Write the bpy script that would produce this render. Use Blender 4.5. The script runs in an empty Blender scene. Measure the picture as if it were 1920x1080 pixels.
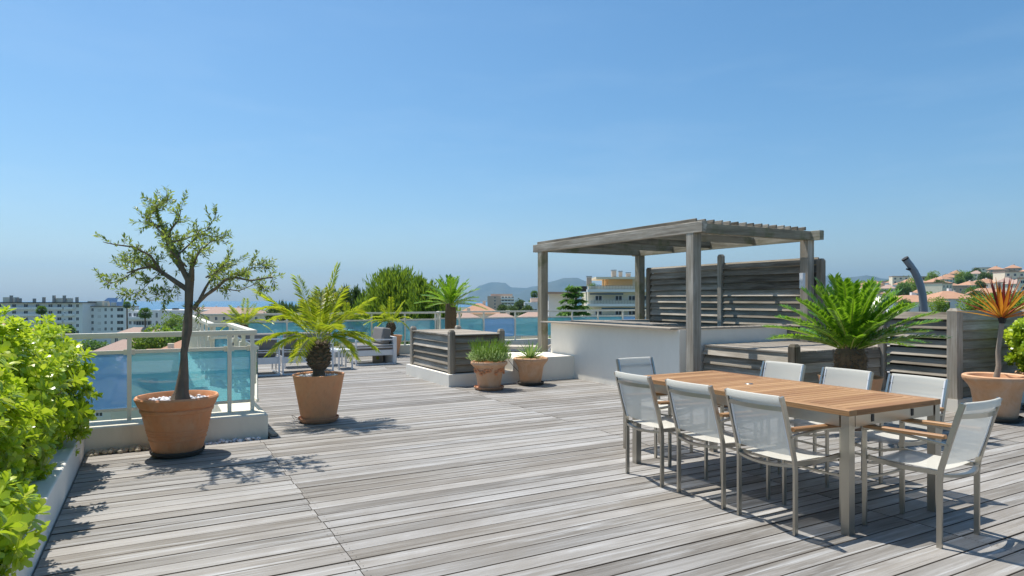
import bpy, bmesh, math, random
from mathutils import Vector, Matrix, noise
random.seed(11)
R = math.radians
sc = bpy.context.scene
COL = sc.collection
# ------------------------------------------------------------------ camera
FPX, HOR, EYE = 1225.0, 562.0, 1.42
CB, CA = 0.8768, 0.4810                     # camera right = (CB,-CA), forward = (CA,CB)
YAW = -math.atan2(CA, CB)
cd = bpy.data.cameras.new("camera"); cam = bpy.data.objects.new("camera", cd); COL.objects.link(cam)
cam.location = (0, 0, EYE); cam.rotation_euler = (R(90), 0, YAW)
cd.sensor_width = 36; cd.lens = FPX/1920*36; cd.shift_y = (HOR-540)/1920
cd.clip_start = 0.05; cd.clip_end = 60000
sc.camera = cam
# ------------------------------------------------------------------ light
SUN = Vector((-.154, .341, .927)).normalized()
EL = math.asin(SUN.z); AZ = math.atan2(SUN.x, SUN.y)
w = bpy.data.worlds.new("World"); sc.world = w; w.use_nodes = True
nt = w.node_tree; nt.nodes.clear()
wo = nt.nodes.new('ShaderNodeOutputWorld'); bg = nt.nodes.new('ShaderNodeBackground'); sky = nt.nodes.new('ShaderNodeTexSky')
sky.sky_type = 'NISHITA'; sky.sun_disc = False; sky.sun_elevation = EL; sky.sun_rotation = AZ
sky.altitude = 30; sky.air_density = 1.0; sky.dust_density = 1.0; sky.ozone_density = 3.5
bg.inputs[1].default_value = 0.096
hs = nt.nodes.new('ShaderNodeHueSaturation'); hs.inputs['Saturation'].default_value = 1.24; hs.inputs['Hue'].default_value = .4925
nt.links.new(sky.outputs[0], hs.inputs['Color']); 
_tc = nt.nodes.new('ShaderNodeTexCoord'); _mp = nt.nodes.new('ShaderNodeMapping'); _mp.inputs['Scale'].default_value = (1.6, 1.6, 9)
_nz = nt.nodes.new('ShaderNodeTexNoise'); _nz.inputs['Scale'].default_value = 2.2; _nz.inputs['Detail'].default_value = 7; _nz.inputs['Roughness'].default_value = .6
_sx = nt.nodes.new('ShaderNodeSeparateXYZ'); _r1 = nt.nodes.new('ShaderNodeValToRGB'); _r2 = nt.nodes.new('ShaderNodeValToRGB'); _mu = nt.nodes.new('ShaderNodeMath'); _mu.operation = 'MULTIPLY'
_r1.color_ramp.elements[0].position = .50; _r1.color_ramp.elements[1].position = .74; _r1.color_ramp.elements[1].color = (.16, .16, .16, 1)
_r2.color_ramp.elements[0].position = .0; _r2.color_ramp.elements[0].color = (1, 1, 1, 1); _r2.color_ramp.elements[1].position = .45; _r2.color_ramp.elements[1].color = (.12, .12, .12, 1)
_mx = nt.nodes.new('ShaderNodeMix'); _mx.data_type = 'RGBA'; _mx.inputs[7].default_value = (5.2, 6.4, 7.4, 1)
for a_, b_ in ((_tc.outputs['Generated'], _mp.inputs[0]), (_mp.outputs[0], _nz.inputs['Vector']), (_tc.outputs['Generated'], _sx.inputs[0]), (_nz.outputs[0], _r1.inputs[0]), (_sx.outputs[2], _r2.inputs[0]),
               (_r1.outputs[0], _mu.inputs[0]), (_r2.outputs[0], _mu.inputs[1]), (_mu.outputs[0], _mx.inputs[0]), (hs.outputs[0], _mx.inputs[6]), (_mx.outputs[2], bg.inputs[0])): nt.links.new(a_, b_)
nt.links.new(bg.outputs[0], wo.inputs[0])
sl = bpy.data.lights.new("sun", 'SUN'); so = bpy.data.objects.new("sun", sl); COL.objects.link(so)
sl.energy = 4.2; sl.angle = R(0.5); sl.color = (1, .955, .88)
so.rotation_euler = SUN.to_track_quat('Z', 'Y').to_euler(); so.location = (0, 0, 30)
sc.view_settings.view_transform = 'Standard'; sc.view_settings.look = 'None'
sc.view_settings.exposure = 0.58; sc.view_settings.gamma = 1.0; sc.view_settings.use_curve_mapping = False
sc.render.engine = 'CYCLES'
sc.cycles.max_bounces = 8; sc.cycles.transparent_max_bounces = 24; sc.cycles.volume_bounces = 0

# ------------------------------------------------------------------ coordinates
def cw(X, Y, z=0.0):                          # camera-aligned metres -> world
    return Vector((X*CB+Y*CA, -X*CA+Y*CB, z))
def at(px, Y, z=0.0): return cw((px-960)/FPX*Y, Y, z)
def zat(py, Y): return EYE-(py-HOR)*Y/FPX

# ------------------------------------------------------------------ materials
MATS = {}
def newmat(name):
    m = bpy.data.materials.new(name); m.use_nodes = True; t = m.node_tree; t.nodes.clear()
    o = t.nodes.new('ShaderNodeOutputMaterial'); p = t.nodes.new('ShaderNodeBsdfPrincipled')
    t.links.new(p.outputs[0], o.inputs[0]); MATS[name] = m
    return m, t, p, o
def N(t, ty, **k):
    n = t.nodes.new(ty)
    for a, b in k.items(): setattr(n, a, b)
    return n
def L(t, a, b): t.links.new(a, b)
def math_(t, op, a, b=None, clamp=False):
    n = N(t, 'ShaderNodeMath', operation=op, use_clamp=clamp)
    for i, v in enumerate((a, b)):
        if v is None: continue
        if isinstance(v, (int, float)): n.inputs[i].default_value = v
        else: L(t, v, n.inputs[i])
    return n.outputs[0]
def ramp(t, fac, stops):
    n = N(t, 'ShaderNodeValToRGB'); e = n.color_ramp.elements
    while len(e) < len(stops): e.new(.5)
    for el, (p, c) in zip(e, stops): el.position = p; el.color = (*c, 1)
    L(t, fac, n.inputs[0]); return n.outputs[0]
def mixc(t, fac, a, b, mode='MIX'):
    n = N(t, 'ShaderNodeMix', data_type='RGBA', blend_type=mode)
    for s, v in ((0, fac), (6, a), (7, b)):
        if isinstance(v, (int, float)): n.inputs[s].default_value = v
        elif isinstance(v, tuple): n.inputs[s].default_value = (*v, 1)
        else: L(t, v, n.inputs[s])
    return n.outputs[2]
def rnd(t):
    oi = N(t, 'ShaderNodeObjectInfo'); ge = N(t, 'ShaderNodeNewGeometry')
    s = math_(t, 'ADD', oi.outputs['Random'], ge.outputs['Random Per Island'])
    return math_(t, 'FRACT', s)
def coords(t, scale=(1, 1, 1), shift=True, kind='Object'):
    tc = N(t, 'ShaderNodeTexCoord'); mp = N(t, 'ShaderNodeMapping'); mp.inputs['Scale'].default_value = scale
    L(t, tc.outputs[kind], mp.inputs[0])
    if not shift: return mp.outputs[0]
    r = rnd(t); cx = N(t, 'ShaderNodeCombineXYZ')
    L(t, math_(t, 'MULTIPLY', r, 37.7), cx.inputs[0]); L(t, math_(t, 'MULTIPLY', r, 91.3), cx.inputs[1]); L(t, math_(t, 'MULTIPLY', r, 13.1), cx.inputs[2])
    a = N(t, 'ShaderNodeVectorMath', operation='ADD'); L(t, mp.outputs[0], a.inputs[0]); L(t, cx.outputs[0], a.inputs[1])
    return a.outputs[0]
def nz(t, vec, scale, detail=4, rough=.55, dist=0):
    n = N(t, 'ShaderNodeTexNoise'); n.inputs['Scale'].default_value = scale; n.inputs['Detail'].default_value = detail
    n.inputs['Roughness'].default_value = rough; n.inputs['Distortion'].default_value = dist
    L(t, vec, n.inputs['Vector']); return n.outputs[0]
def bump(t, p, h, strength, dist=.01):
    b = N(t, 'ShaderNodeBump'); b.inputs['Strength'].default_value = strength; b.inputs['Distance'].default_value = dist
    L(t, h, b.inputs['Height']); L(t, b.outputs[0], p.inputs['Normal'])
def wood(name, tones, rough=.75, patch=.5, white=0.0, moss=0.0, grain=1.0):
    m, t, p, o = newmat(name)
    v = coords(t, (1.1, 30*grain, 30*grain)); g = nz(t, v, 1.6, 7, .62, .25)
    v2 = coords(t, (1.0, 4.0, 4.0)); pa = nz(t, v2, 1.3, 4, .6, .4)
    r = rnd(t)
    g2 = nz(t, coords(t, (.6, 11, 11)), 1.5, 5, .65, .5)
    f = math_(t, 'ADD', math_(t, 'MULTIPLY', g, .40), math_(t, 'MULTIPLY', pa, patch))
    f = math_(t, 'ADD', f, math_(t, 'MULTIPLY', math_(t, 'SUBTRACT', g2, .5), {'teak': .2, 'deck_wood': .5}.get(name, .9)))
    f = math_(t, 'ADD', f, math_(t, 'MULTIPLY', r, .34)); f = math_(t, 'SUBTRACT', f, .18+patch*.12, True)
    n = len(tones); c = ramp(t, f, [(i/(n-1)*.72+.12, tones[i]) for i in range(n)])
    # hue drift board to board
    r2 = math_(t, 'FRACT', math_(t, 'MULTIPLY', r, 7.31))
    c = mixc(t, math_(t, 'MULTIPLY', r2, (0 if name == 'teak' else .22 if name == 'deck_wood' else .36)), c, (.34, .285, .215), 'MIX')
    if white:
        v3 = coords(t, (.5, 11, 11)); wn = nz(t, v3, 1.9, 5, .7, .6)
        c = mixc(t, math_(t, 'MULTIPLY', ramp(t, wn, [(.52, (0, 0, 0)), (.72, (1, 1, 1))]), white), c, (.60, .61, .61))
        sn = nz(t, coords(t, (1, 1, 1), False), .75, 6, .66, 1.0)
        c = mixc(t, math_(t, 'MULTIPLY', ramp(t, sn, [(.47, (0, 0, 0)), (.66, (1, 1, 1))]), .50), c, (.20, .175, .145))
    if moss:
        mn = nz(t, coords(t, (2, 2, 2)), 1.5, 4, .6)
        c = mixc(t, math_(t, 'MULTIPLY', ramp(t, mn, [(.52, (0, 0, 0)), (.66, (1, 1, 1))]), moss), c, (.12, .13, .045))
    # dark checks in the grain
    ck = nz(t, coords(t, (.9, 85*grain, 85*grain)), 1.2, 3, .5)
    c = mixc(t, math_(t, 'MULTIPLY', ramp(t, ck, [(.26, (1, 1, 1)), (.38, (0, 0, 0))]), .65), c, (.07, .06, .05))
    L(t, c, p.inputs['Base Color']); p.inputs['Roughness'].default_value = rough
    p.inputs['Specular IOR Level'].default_value = .3
    bump(t, p, math_(t, 'ADD', g, ck), .5, .004)
    return m
def plaster(name, col, dirt=.25, dcol=(.35, .31, .25), scale=1.0, rough=.85, bmp=.15):
    m, t, p, o = newmat(name)
    v = coords(t, (scale, scale, scale*.55), False); a = nz(t, v, 1.6, 7, .65, .5); b = nz(t, v, 14, 5, .6)
    c = mixc(t, math_(t, 'MULTIPLY', ramp(t, a, [(.45, (0, 0, 0)), (.78, (1, 1, 1))]), dirt), col, dcol)
    c = mixc(t, math_(t, 'MULTIPLY', b, .14), c, dcol)
    L(t, c, p.inputs['Base Color']); p.inputs['Roughness'].default_value = rough
    bump(t, p, nz(t, v, 60, 5), bmp, .004); return m
def plain(name, col, rough=.6, metal=0, var=.12, scale=6, bmp=0):
    m, t, p, o = newmat(name)
    a = nz(t, coords(t, (1, 1, 1)), scale, 4)
    c = mixc(t, math_(t, 'MULTIPLY', a, var*2), col, tuple(x*.45 for x in col))
    L(t, c, p.inputs['Base Color']); p.inputs['Roughness'].default_value = rough; p.inputs['Metallic'].default_value = metal
    if bmp: bump(t, p, nz(t, coords(t, (1, 1, 1)), scale*6, 4), bmp, .004)
    return m
def leafmat(name, cols, rough=.38, trans=.35, tcol=None, spec=.5):
    m, t, p, o = newmat(name)
    r = rnd(t); a = nz(t, coords(t, (1, 1, 1), False), 2.5, 2)
    f = math_(t, 'ADD', math_(t, 'MULTIPLY', r, .75), math_(t, 'MULTIPLY', a, .35))
    n = len(cols); c = ramp(t, f, [(i/(n-1)*.8+.1, cols[i]) for i in range(n)])
    L(t, c, p.inputs['Base Color']); p.inputs['Roughness'].default_value = rough; p.inputs['Specular IOR Level'].default_value = spec
    tr = N(t, 'ShaderNodeBsdfTranslucent'); mx = N(t, 'ShaderNodeMixShader'); mx.inputs[0].default_value = trans
    c2 = mixc(t, .5, c, tcol or tuple(min(1, x*1.6) for x in cols[-1])); L(t, c2, tr.inputs[0])
    L(t, p.outputs[0], mx.inputs[1]); L(t, tr.outputs[0], mx.inputs[2]); L(t, mx.outputs[0], o.inputs[0])
    return m
wood('deck_wood', [(.11, .10, .087), (.225, .213, .196), (.335, .324, .308), (.46, .458, .453)], .7, .5, .5)
wood('old_wood', [(.085, .07, .05), (.22, .188, .145), (.37, .33, .27), (.62, .57, .49)], .85, .72, 0, 0)
wood('mossy_wood', [(.085, .072, .05), (.22, .195, .14), (.35, .32, .24), (.52, .48, .39)], .85, .65, 0, .6)
wood('lid_wood', [(.20, .17, .13), (.33, .29, .24), (.45, .40, .33), (.52, .48, .42)], .85, .4, 0, 0)
wood('teak', [(.26, .125, .05), (.39, .215, .095), (.50, .30, .145), (.60, .40, .22)], .5, .3)
plaster('white_wall', (.85, .80, .70), .10)
plaster('kerb', (.76, .70, .57), .45, (.45, .40, .30), 2.0)
plaster('facade', (.86, .86, .85), .15, (.45, .45, .45), .05)
plaster('facade_cream', (.88, .78, .60), .15, (.5, .44, .33), .05)
plaster('facade_pink', (.66, .47, .36), .2, (.45, .35, .28), .05)
plaster('facade_orange', (.92, .58, .28), .1, (.7, .42, .2), .05)
plaster('concrete', (.46, .44, .41), .4, (.25, .23, .21), .5)
plain('rail_paint', (.82, .76, .61), .4, 0, .08)
plain('white_metal', (.78, .79, .80), .35, 0, .05)
plain('steel', (.52, .49, .43), .34, 1.0, .18, 3)
plain('cushion', (.215, .20, .185), .95, 0, .15, 20, .3)
plain('tan_cushion', (.52, .45, .36), .95, 0, .15, 20, .3)
plain('plank_edge', (.08, .06, .042), .9)
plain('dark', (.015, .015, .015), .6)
plain('window_dark', (.05, .06, .07), .15, 0, .2)
plain('shade_cloth', (.30, .26, .24), .9)
plain('blue_cloth', (.03, .10, .16), .8)
plain('pipe_grey', (.22, .26, .30), .3, .1, .2, 3)
plain('chimney', (.42, .38, .33), .9)
plain('ship_blue', (.10, .20, .42), .5)
plain('soil', (.06, .045, .03), .95, 0, .3, 20, .6)
plain('bark', (.235, .18, .13), .95, 0, .5, 14, 1.0)
plain('palm_bark', (.20, .15, .10), .95, 0, .4, 22, .8)
plain('fibre', (.20, .125, .065), .95, 0, .4, 22, .8)
plain('cord_bark', (.33, .28, .22), .9, 0, .3, 14, .8)
plain('pebble', (.74, .73, .74), .6, 0, .2, 14)
plain('tan_pebble', (.50, .42, .30), .6, 0, .4, 9)
plain('dark_saucer', (.085, .075, .06), .8, 0, .4, 9)
def terracotta(name, col, pale, amt):
    m, t, p, o = newmat(name)
    v = coords(t, (1, 1, .6)); a = nz(t, v, 5, 7, .68, .7); b = nz(t, v, 26, 5, .6); z = nz(t, coords(t, (.4, .4, 14)), 2, 3)
    c = mixc(t, math_(t, 'MULTIPLY', ramp(t, a, [(.42, (0, 0, 0)), (.72, (1, 1, 1))]), amt), col, pale)
    c = mixc(t, math_(t, 'MULTIPLY', ramp(t, b, [(.5, (0, 0, 0)), (.8, (1, 1, 1))]), .35), c, tuple(x*.6 for x in col))
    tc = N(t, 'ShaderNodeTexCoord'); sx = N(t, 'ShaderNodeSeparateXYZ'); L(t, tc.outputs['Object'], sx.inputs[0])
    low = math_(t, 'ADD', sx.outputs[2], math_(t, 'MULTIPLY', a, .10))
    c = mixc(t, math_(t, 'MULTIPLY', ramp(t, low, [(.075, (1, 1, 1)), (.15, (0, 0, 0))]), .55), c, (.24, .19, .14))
    L(t, c, p.inputs['Base Color']); p.inputs['Roughness'].default_value = .8
    bump(t, p, math_(t, 'ADD', b, z), .35, .004); return m
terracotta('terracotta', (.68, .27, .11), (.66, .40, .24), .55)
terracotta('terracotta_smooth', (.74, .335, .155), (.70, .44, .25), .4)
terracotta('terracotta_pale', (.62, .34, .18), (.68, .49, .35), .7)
leafmat('shrub_leaf', [(.14, .26, .012), (.28, .42, .02), (.42, .56, .035), (.60, .64, .07)], .28, .46, (.70, .85, .04))
leafmat('olive_leaf', [(.06, .10, .02), (.14, .20, .035), (.27, .34, .07)], .38, .45, (.40, .50, .06))
leafmat('palm_leaf', [(.14, .24, .015), (.26, .36, .02), (.42, .50, .03), (.58, .52, .05)], .32, .48, (.75, .85, .04))
leafmat('cycad_leaf', [(.05, .14, .008), (.10, .235, .012), (.20, .36, .018)], .26, .36, (.45, .75, .03), .7)
leafmat('cycad_rib', [(.30, .38, .05), (.38, .42, .08)], .5, .1)
leafmat('agave_leaf', [(.09, .20, .03), (.18, .34, .06), (.42, .52, .18)], .4, .2)
leafmat('cord_leaf', [(.22, .02, .015), (.45, .10, .012), (.62, .24, .015), (.50, .30, .03)], .35, .35, (.9, .45, .04))
leafmat('cord_dark', [(.10, .010, .012), (.18, .015, .015), (.26, .03, .02)], .35, .3, (.6, .08, .05))
leafmat('lavender_leaf', [(.22, .32, .12), (.34, .46, .17), (.50, .60, .32)], .6, .5, (.5, .65, .2))
leafmat('lavender_stem', [(.22, .34, .03), (.36, .50, .05)], .6, .4, (.6, .8, .08))
leafmat('pine_leaf', [(.06, .12, .012), (.14, .24, .018), (.24, .36, .03)], .6, .4, (.4, .55, .04))
leafmat('pine_dark', [(.03, .06, .018), (.06, .11, .022), (.11, .17, .03)], .6, .3)
leafmat('cedar_leaf', [(.04, .12, .02), (.10, .22, .03), (.18, .34, .05)], .6, .35)
leafmat('tree_leaf', [(.04, .09, .015), (.08, .17, .02), (.15, .27, .035)], .6, .35)
# sling fabric
m, t, p, o = newmat('sling')
p.inputs['Base Color'].default_value = (.72, .70, .62, 1); p.inputs['Roughness'].default_value = .8
wv = coords(t, (1, 1, 1), False); bump(t, p, nz(t, wv, 900, 2), .15, .001)
tr = N(t, 'ShaderNodeBsdfTranslucent'); tr.inputs[0].default_value = (.72, .73, .70, 1)
tp = N(t, 'ShaderNodeBsdfTransparent'); m1 = N(t, 'ShaderNodeMixShader'); m1.inputs[0].default_value = .28
m2 = N(t, 'ShaderNodeMixShader'); m2.inputs[0].default_value = .16
L(t, p.outputs[0], m1.inputs[1]); L(t, tr.outputs[0], m1.inputs[2]); L(t, m1.outputs[0], m2.inputs[1]); L(t, tp.outputs[0], m2.inputs[2]); L(t, m2.outputs[0], o.inputs[0])
# tinted film glass; the bluer one has sky reflection painted into its body
def glass(name, tint, body, amt):
    m, t, p, o = newmat(name)
    p.inputs['Base Color'].default_value = (*body, 1); p.inputs['Roughness'].default_value = .5
    tp = N(t, 'ShaderNodeBsdfTransparent'); tp.inputs[0].default_value = (*tint, 1)
    gl = N(t, 'ShaderNodeBsdfGlossy'); gl.inputs['Roughness'].default_value = .01; gl.inputs[0].default_value = (.9, .95, 1, 1)
    fr = N(t, 'ShaderNodeFresnel'); fr.inputs[0].default_value = 1.55
    a = N(t, 'ShaderNodeMixShader'); a.inputs[0].default_value = amt; b = N(t, 'ShaderNodeMixShader')
    tl = N(t, 'ShaderNodeBsdfTranslucent'); tl.inputs[0].default_value = (*[min(1, x*1.15) for x in body], 1); bo = N(t, 'ShaderNodeMixShader'); bo.inputs[0].default_value = .6
    L(t, p.outputs[0], bo.inputs[1]); L(t, tl.outputs[0], bo.inputs[2])
    L(t, tp.outputs[0], a.inputs[1]); L(t, bo.outputs[0], a.inputs[2])
    L(t, math_(t, 'MULTIPLY', fr.outputs[0], 1.6, True), b.inputs[0]); L(t, a.outputs[0], b.inputs[1]); L(t, gl.outputs[0], b.inputs[2]); L(t, b.outputs[0], o.inputs[0])
glass('blue_glass', (.50, .82, .88), (.25, .56, .68), .42)
glass('painted_sky_glass', (.46, .68, .88), (.38, .60, .82), .58)  # tinted pane; bluer, denser body colour stands in for reflected sky
def tiles(name, c1, c2):
    m, t, p, o = newmat(name)
    wv = N(t, 'ShaderNodeTexWave'); wv.inputs['Scale'].default_value = 1.4; wv.inputs['Distortion'].default_value = .3
    L(t, coords(t, (1, 1, 1), False), wv.inputs[0]); a = nz(t, coords(t, (1, 1, 1)), .9, 6, .7)
    c = mixc(t, a, c1, c2); c = mixc(t, math_(t, 'MULTIPLY', wv.outputs[1], .25), c, (.25, .10, .05))
    L(t, c, p.inputs['Base Color']); p.inputs['Roughness'].default_value = .9; return m
tiles('roof_tile', (.40, .20, .11), (.52, .32, .21)); tiles('roof_pink', (.36, .25, .20), (.46, .34, .28))

# ------------------------------------------------------------------ mesh builder
class MB:
    def __init__(s): s.v = []; s.f = []; s.m = []
    def add(s, vs, fs, mi=0):
        b = len(s.v); s.v += [tuple(v) for v in vs]; s.f += [tuple(i+b for i in f) for f in fs]; s.m += [mi]*len(fs); return s
    def box(s, x0, x1, y0, y1, z0, z1, mi=0):
        return s.add([(x0, y0, z0), (x1, y0, z0), (x1, y1, z0), (x0, y1, z0), (x0, y0, z1), (x1, y0, z1), (x1, y1, z1), (x0, y1, z1)],
                     [(0, 3, 2, 1), (4, 5, 6, 7), (0, 1, 5, 4), (1, 2, 6, 5), (2, 3, 7, 6), (3, 0, 4, 7)], mi)
    def sweep(s, pts, w, h, up=(0, 0, 1), mi=0):
        P = [Vector(p) for p in pts]; n = len(P); up = Vector(up); vs = []
        for i, p in enumerate(P):
            d = (P[min(i+1, n-1)]-P[max(i-1, 0)]).normalized(); sd = d.cross(up)
            if sd.length < 1e-4: sd = Vector((1, 0, 0))
            sd.normalize(); u2 = sd.cross(d)
            for a, b in ((-1, -1), (1, -1), (1, 1), (-1, 1)): vs.append(p+sd*a*w/2+u2*b*h/2)
        fs = [(0, 1, 2, 3), tuple(reversed([(n-1)*4+k for k in range(4)]))]
        for i in range(n-1):
            for k in range(4): fs.append((i*4+k, (i+1)*4+k, (i+1)*4+(k+1) % 4, i*4+(k+1) % 4))
        return s.add(vs, fs, mi)
    def tube(s, pts, rad, n=8, mi=0, cap=True, wob=0):
        P = [Vector(p) for p in pts]; k = len(P); vs = []; sd = None
        for i, p in enumerate(P):
            d = (P[min(i+1, k-1)]-P[max(i-1, 0)]).normalized()
            if sd is None: sd = d.cross(Vector((.3, .9, .2))).normalized()
            else: sd = (sd-d*sd.dot(d)).normalized()
            b = d.cross(sd); r = rad[i] if isinstance(rad, (list, tuple)) else rad
            for j in range(n):
                a = 2*math.pi*j/n; rr = r*(1+wob*noise.noise(Vector((p.x*9+math.cos(a)*2, p.y*9+math.sin(a)*2, p.z*5)))) if wob else r
                vs.append(p+sd*math.cos(a)*rr+b*math.sin(a)*rr)
        fs = [(i*n+j, i*n+(j+1) % n, (i+1)*n+(j+1) % n, (i+1)*n+j) for i in range(k-1) for j in range(n)]
        if cap: fs += [tuple(range(n-1, -1, -1)), tuple((k-1)*n+j for j in range(n))]
        return s.add(vs, fs, mi)
    def lathe(s, prof, n=40, mi=0, c=(0, 0), wob=0):
        vs = [(c[0]+math.cos(2*math.pi*j/n)*r*(1+wob*math.sin(3*2*math.pi*j/n+z*7)), c[1]+math.sin(2*math.pi*j/n)*r, z) for r, z in prof for j in range(n)]
        fs = [(i*n+j, i*n+(j+1) % n, (i+1)*n+(j+1) % n, (i+1)*n+j) for i in range(len(prof)-1) for j in range(n)]
        return s.add(vs, fs, mi)
    def blob(s, c, r, sub=1, mi=0, flat=.7, jit=.2):
        bm = bmesh.new(); bmesh.ops.create_icosphere(bm, subdivisions=sub, radius=1)
        q = Matrix.Rotation(random.uniform(0, 6), 3, 'Z'); sx = random.uniform(.8, 1.25)
        vs = []
        for v in bm.verts:
            k = v.co*(1+random.uniform(-jit, jit)*.5); vs.append(Vector(c)+q @ Vector((k.x*r*sx, k.y*r, k.z*r*flat)))
        fs = [tuple(v.index for v in f.verts) for f in bm.faces]; bm.free(); return s.add(vs, fs, mi)
    def leaf(s, base, d, nrm, ln, wd, mi=0, curl=.15, seg=2):
        base = Vector(base); d = Vector(d).normalized(); nrm = Vector(nrm); sd = d.cross(nrm)
        if sd.length < 1e-5: sd = d.cross(Vector((.2, .5, 1)))
        sd.normalize(); nn = sd.cross(d)
        if seg == 1:
            return s.add([base, base+d*ln*.5+sd*wd/2, base+d*ln-nn*curl*ln, base+d*ln*.5-sd*wd/2], [(0, 1, 2), (0, 2, 3)], mi)
        a = base; b = base+d*ln*.55; c = base+d*ln-nn*curl*ln
        e = nn*wd*.12
        return s.add([a, b+sd*wd/2+e, b-sd*wd/2+e, c, b-e*.3], [(0, 1, 4), (4, 1, 3), (0, 4, 2), (4, 3, 2)], mi)
    def mesh(s, name, mats, smooth=False):
        me = bpy.data.meshes.new(name); me.from_pydata(s.v, [], s.f)
        for m in (mats if isinstance(mats, (list, tuple)) else [mats]): me.materials.append(MATS[m])
        me.polygons.foreach_set('material_index', s.m)
        if smooth: me.polygons.foreach_set('use_smooth', [True]*len(s.f))
        me.update(); return me
    def build(s, name, mats, parent=None, loc=(0, 0, 0), smooth=False, **pr):
        return link(s.mesh(name, mats, smooth), name, parent, loc, **pr)
def link(me, name, parent=None, loc=(0, 0, 0), rot=None, scale=None, **pr):
    o = bpy.data.objects.new(name, me); COL.objects.link(o); o.location = loc
    if rot is not None: o.rotation_euler = rot
    if scale is not None: o.scale = scale if isinstance(scale, (tuple, list)) else (scale,)*3
    if parent: o.parent = parent
    for k, v in pr.items(): o[k] = v
    return o
def smooth_auto(o, ang=40):
    me = o.data
    me.polygons.foreach_set('use_smooth', [True]*len(me.polygons))
    bm = bmesh.new(); bm.from_mesh(me)
    for e in bm.edges:
        if len(e.link_faces) == 2 and e.calc_face_angle(0) > R(ang): e.smooth = False
    bm.to_mesh(me); bm.free(); return o
def thing(name, label, cat, loc=(0, 0, 0), rz=0, group=None, kind=None):
    o = bpy.data.objects.new(name, None); COL.objects.link(o); o.location = loc; o.rotation_euler = (0, 0, rz); o.empty_display_size = .1
    if label: o['label'] = label
    if cat: o['category'] = cat
    if group: o['group'] = group
    if kind: o['kind'] = kind
    return o
def kids(o): return [c for c in bpy.data.objects if c.parent == o]
KID = {}
def copy_tree(o, parent=None, label=None, loc=None, rz=None, scale=None, ch=None):
    ch = kids(o) if ch is None and o.name not in KID else (ch or KID.get(o.name))
    KID[o.name] = ch
    c = o.copy(); COL.objects.link(c); c.parent = parent
    if label: c['label'] = label
    if loc is not None: c.location = loc
    if rz is not None: c.rotation_euler = (0, 0, rz)
    if scale is not None: c.scale = scale if isinstance(scale, (tuple, list)) else (scale,)*3
    for k in ch: copy_tree(k, c)
    return c
BC = {}
EDGE = {'deck_wood': 'plank_edge'}
def board(name, Ln, W, T, loc, mat, parent, rot=(0, 0, 0), ch=.004, **pr):
    key = (round(Ln, 3), round(W, 3), round(T, 3), mat)
    if key not in BC:
        b = MB(); x = Ln/2; y = W/2; z = T/2
        pf = [(-y, -z), (y, -z), (y, z-ch), (y-ch, z), (-y+ch, z), (-y, z-ch)]; n = 6
        vs = [(-x, *q) for q in pf]+[(x, *q) for q in pf]
        b.add(vs, [tuple(range(n-1, -1, -1)), tuple(range(n, 2*n))]+[(i, (i+1) % n, n+(i+1) % n, n+i) for i in range(n)])
        if mat in EDGE: b.m = [1, 1]+[1 if i in (0, 1, 2, 4, 5) else 0 for i in range(n)]
        BC[key] = b.mesh(name, [mat, EDGE[mat]] if mat in EDGE else mat)
    return link(BC[key], name, parent, loc, rot, **pr)
Z90 = R(90)
# =================================================================== SETTING
def hgt(p):
    X = p[0]*CB-p[1]*CA; Y = p[0]*CA+p[1]*CB
    d = math.hypot(X, Y); a = X/max(Y, 1) if Y > 0 else (9 if X > 0 else -9)
    h = -23+1.2*noise.noise(Vector((X*.01, Y*.01, 0)))
    if Y > 0:
        right = max(0, min(1, (a-.28)/.3)); right = right*right*(3-2*right)
        r2 = max(0, min(1, (a-.5)/.35))
        rise = max(0, min(1, (d-170)/560))
        h += right*rise*(27+17*r2)+right*6*min(1, d/150)
        mid = math.exp(-((a-.02)/.16)**2); h += mid*max(0, min(1, (d-250)/400))*9
        coast = 1650-250*a
        if a < .3: h -= max(0, min(1, (d-coast)/150))*12
        else: h -= max(0, min(1, (d-1500)/300))*60
    else: h -= max(0, min(1, (d-1200)/200))*14
    return h
tm = MB(); NG = 110; S = 5200
def gco(i):
    q = (i/NG*2-1); return math.copysign(abs(q)**1.9, q)*S/2
tm.add([(gco(i), gco(j), hgt((gco(i), gco(j)))) for j in range(NG+1) for i in range(NG+1)],
       [(j*(NG+1)+i, j*(NG+1)+i+1, (j+1)*(NG+1)+i+1, (j+1)*(NG+1)+i) for j in range(NG) for i in range(NG)])
m, t, p, o = newmat('ground')
v = coords(t, (1, 1, 1), False); a = nz(t, v, .03, 8, .65); b = nz(t, v, .25, 5)
c = ramp(t, a, [(.38, (.05, .09, .025)), (.5, (.09, .12, .04)), (.57, (.26, .23, .18)), (.68, (.34, .31, .27))])
c = mixc(t, math_(t, 'MULTIPLY', b, .5), c, (.05, .08, .03)); L(t, c, p.inputs['Base Color']); p.inputs['Roughness'].default_value = 1
tm.build('ground', 'ground', smooth=True, kind='structure')
m, t, p, o = newmat('sea')
p.inputs['Base Color'].default_value = (.02, .12, .24, 1); p.inputs['Roughness'].default_value = .25
bump(t, p, nz(t, coords(t, (1, 1, 1), False), .12, 6, .7), .6, 2.0)
s_ = MB(); rr = 13500
s_.add([(math.cos(i*math.pi/32)*rr, math.sin(i*math.pi/32)*rr, -27) for i in range(64)], [tuple(range(64))]).build('sea', 'sea', kind='structure')
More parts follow.
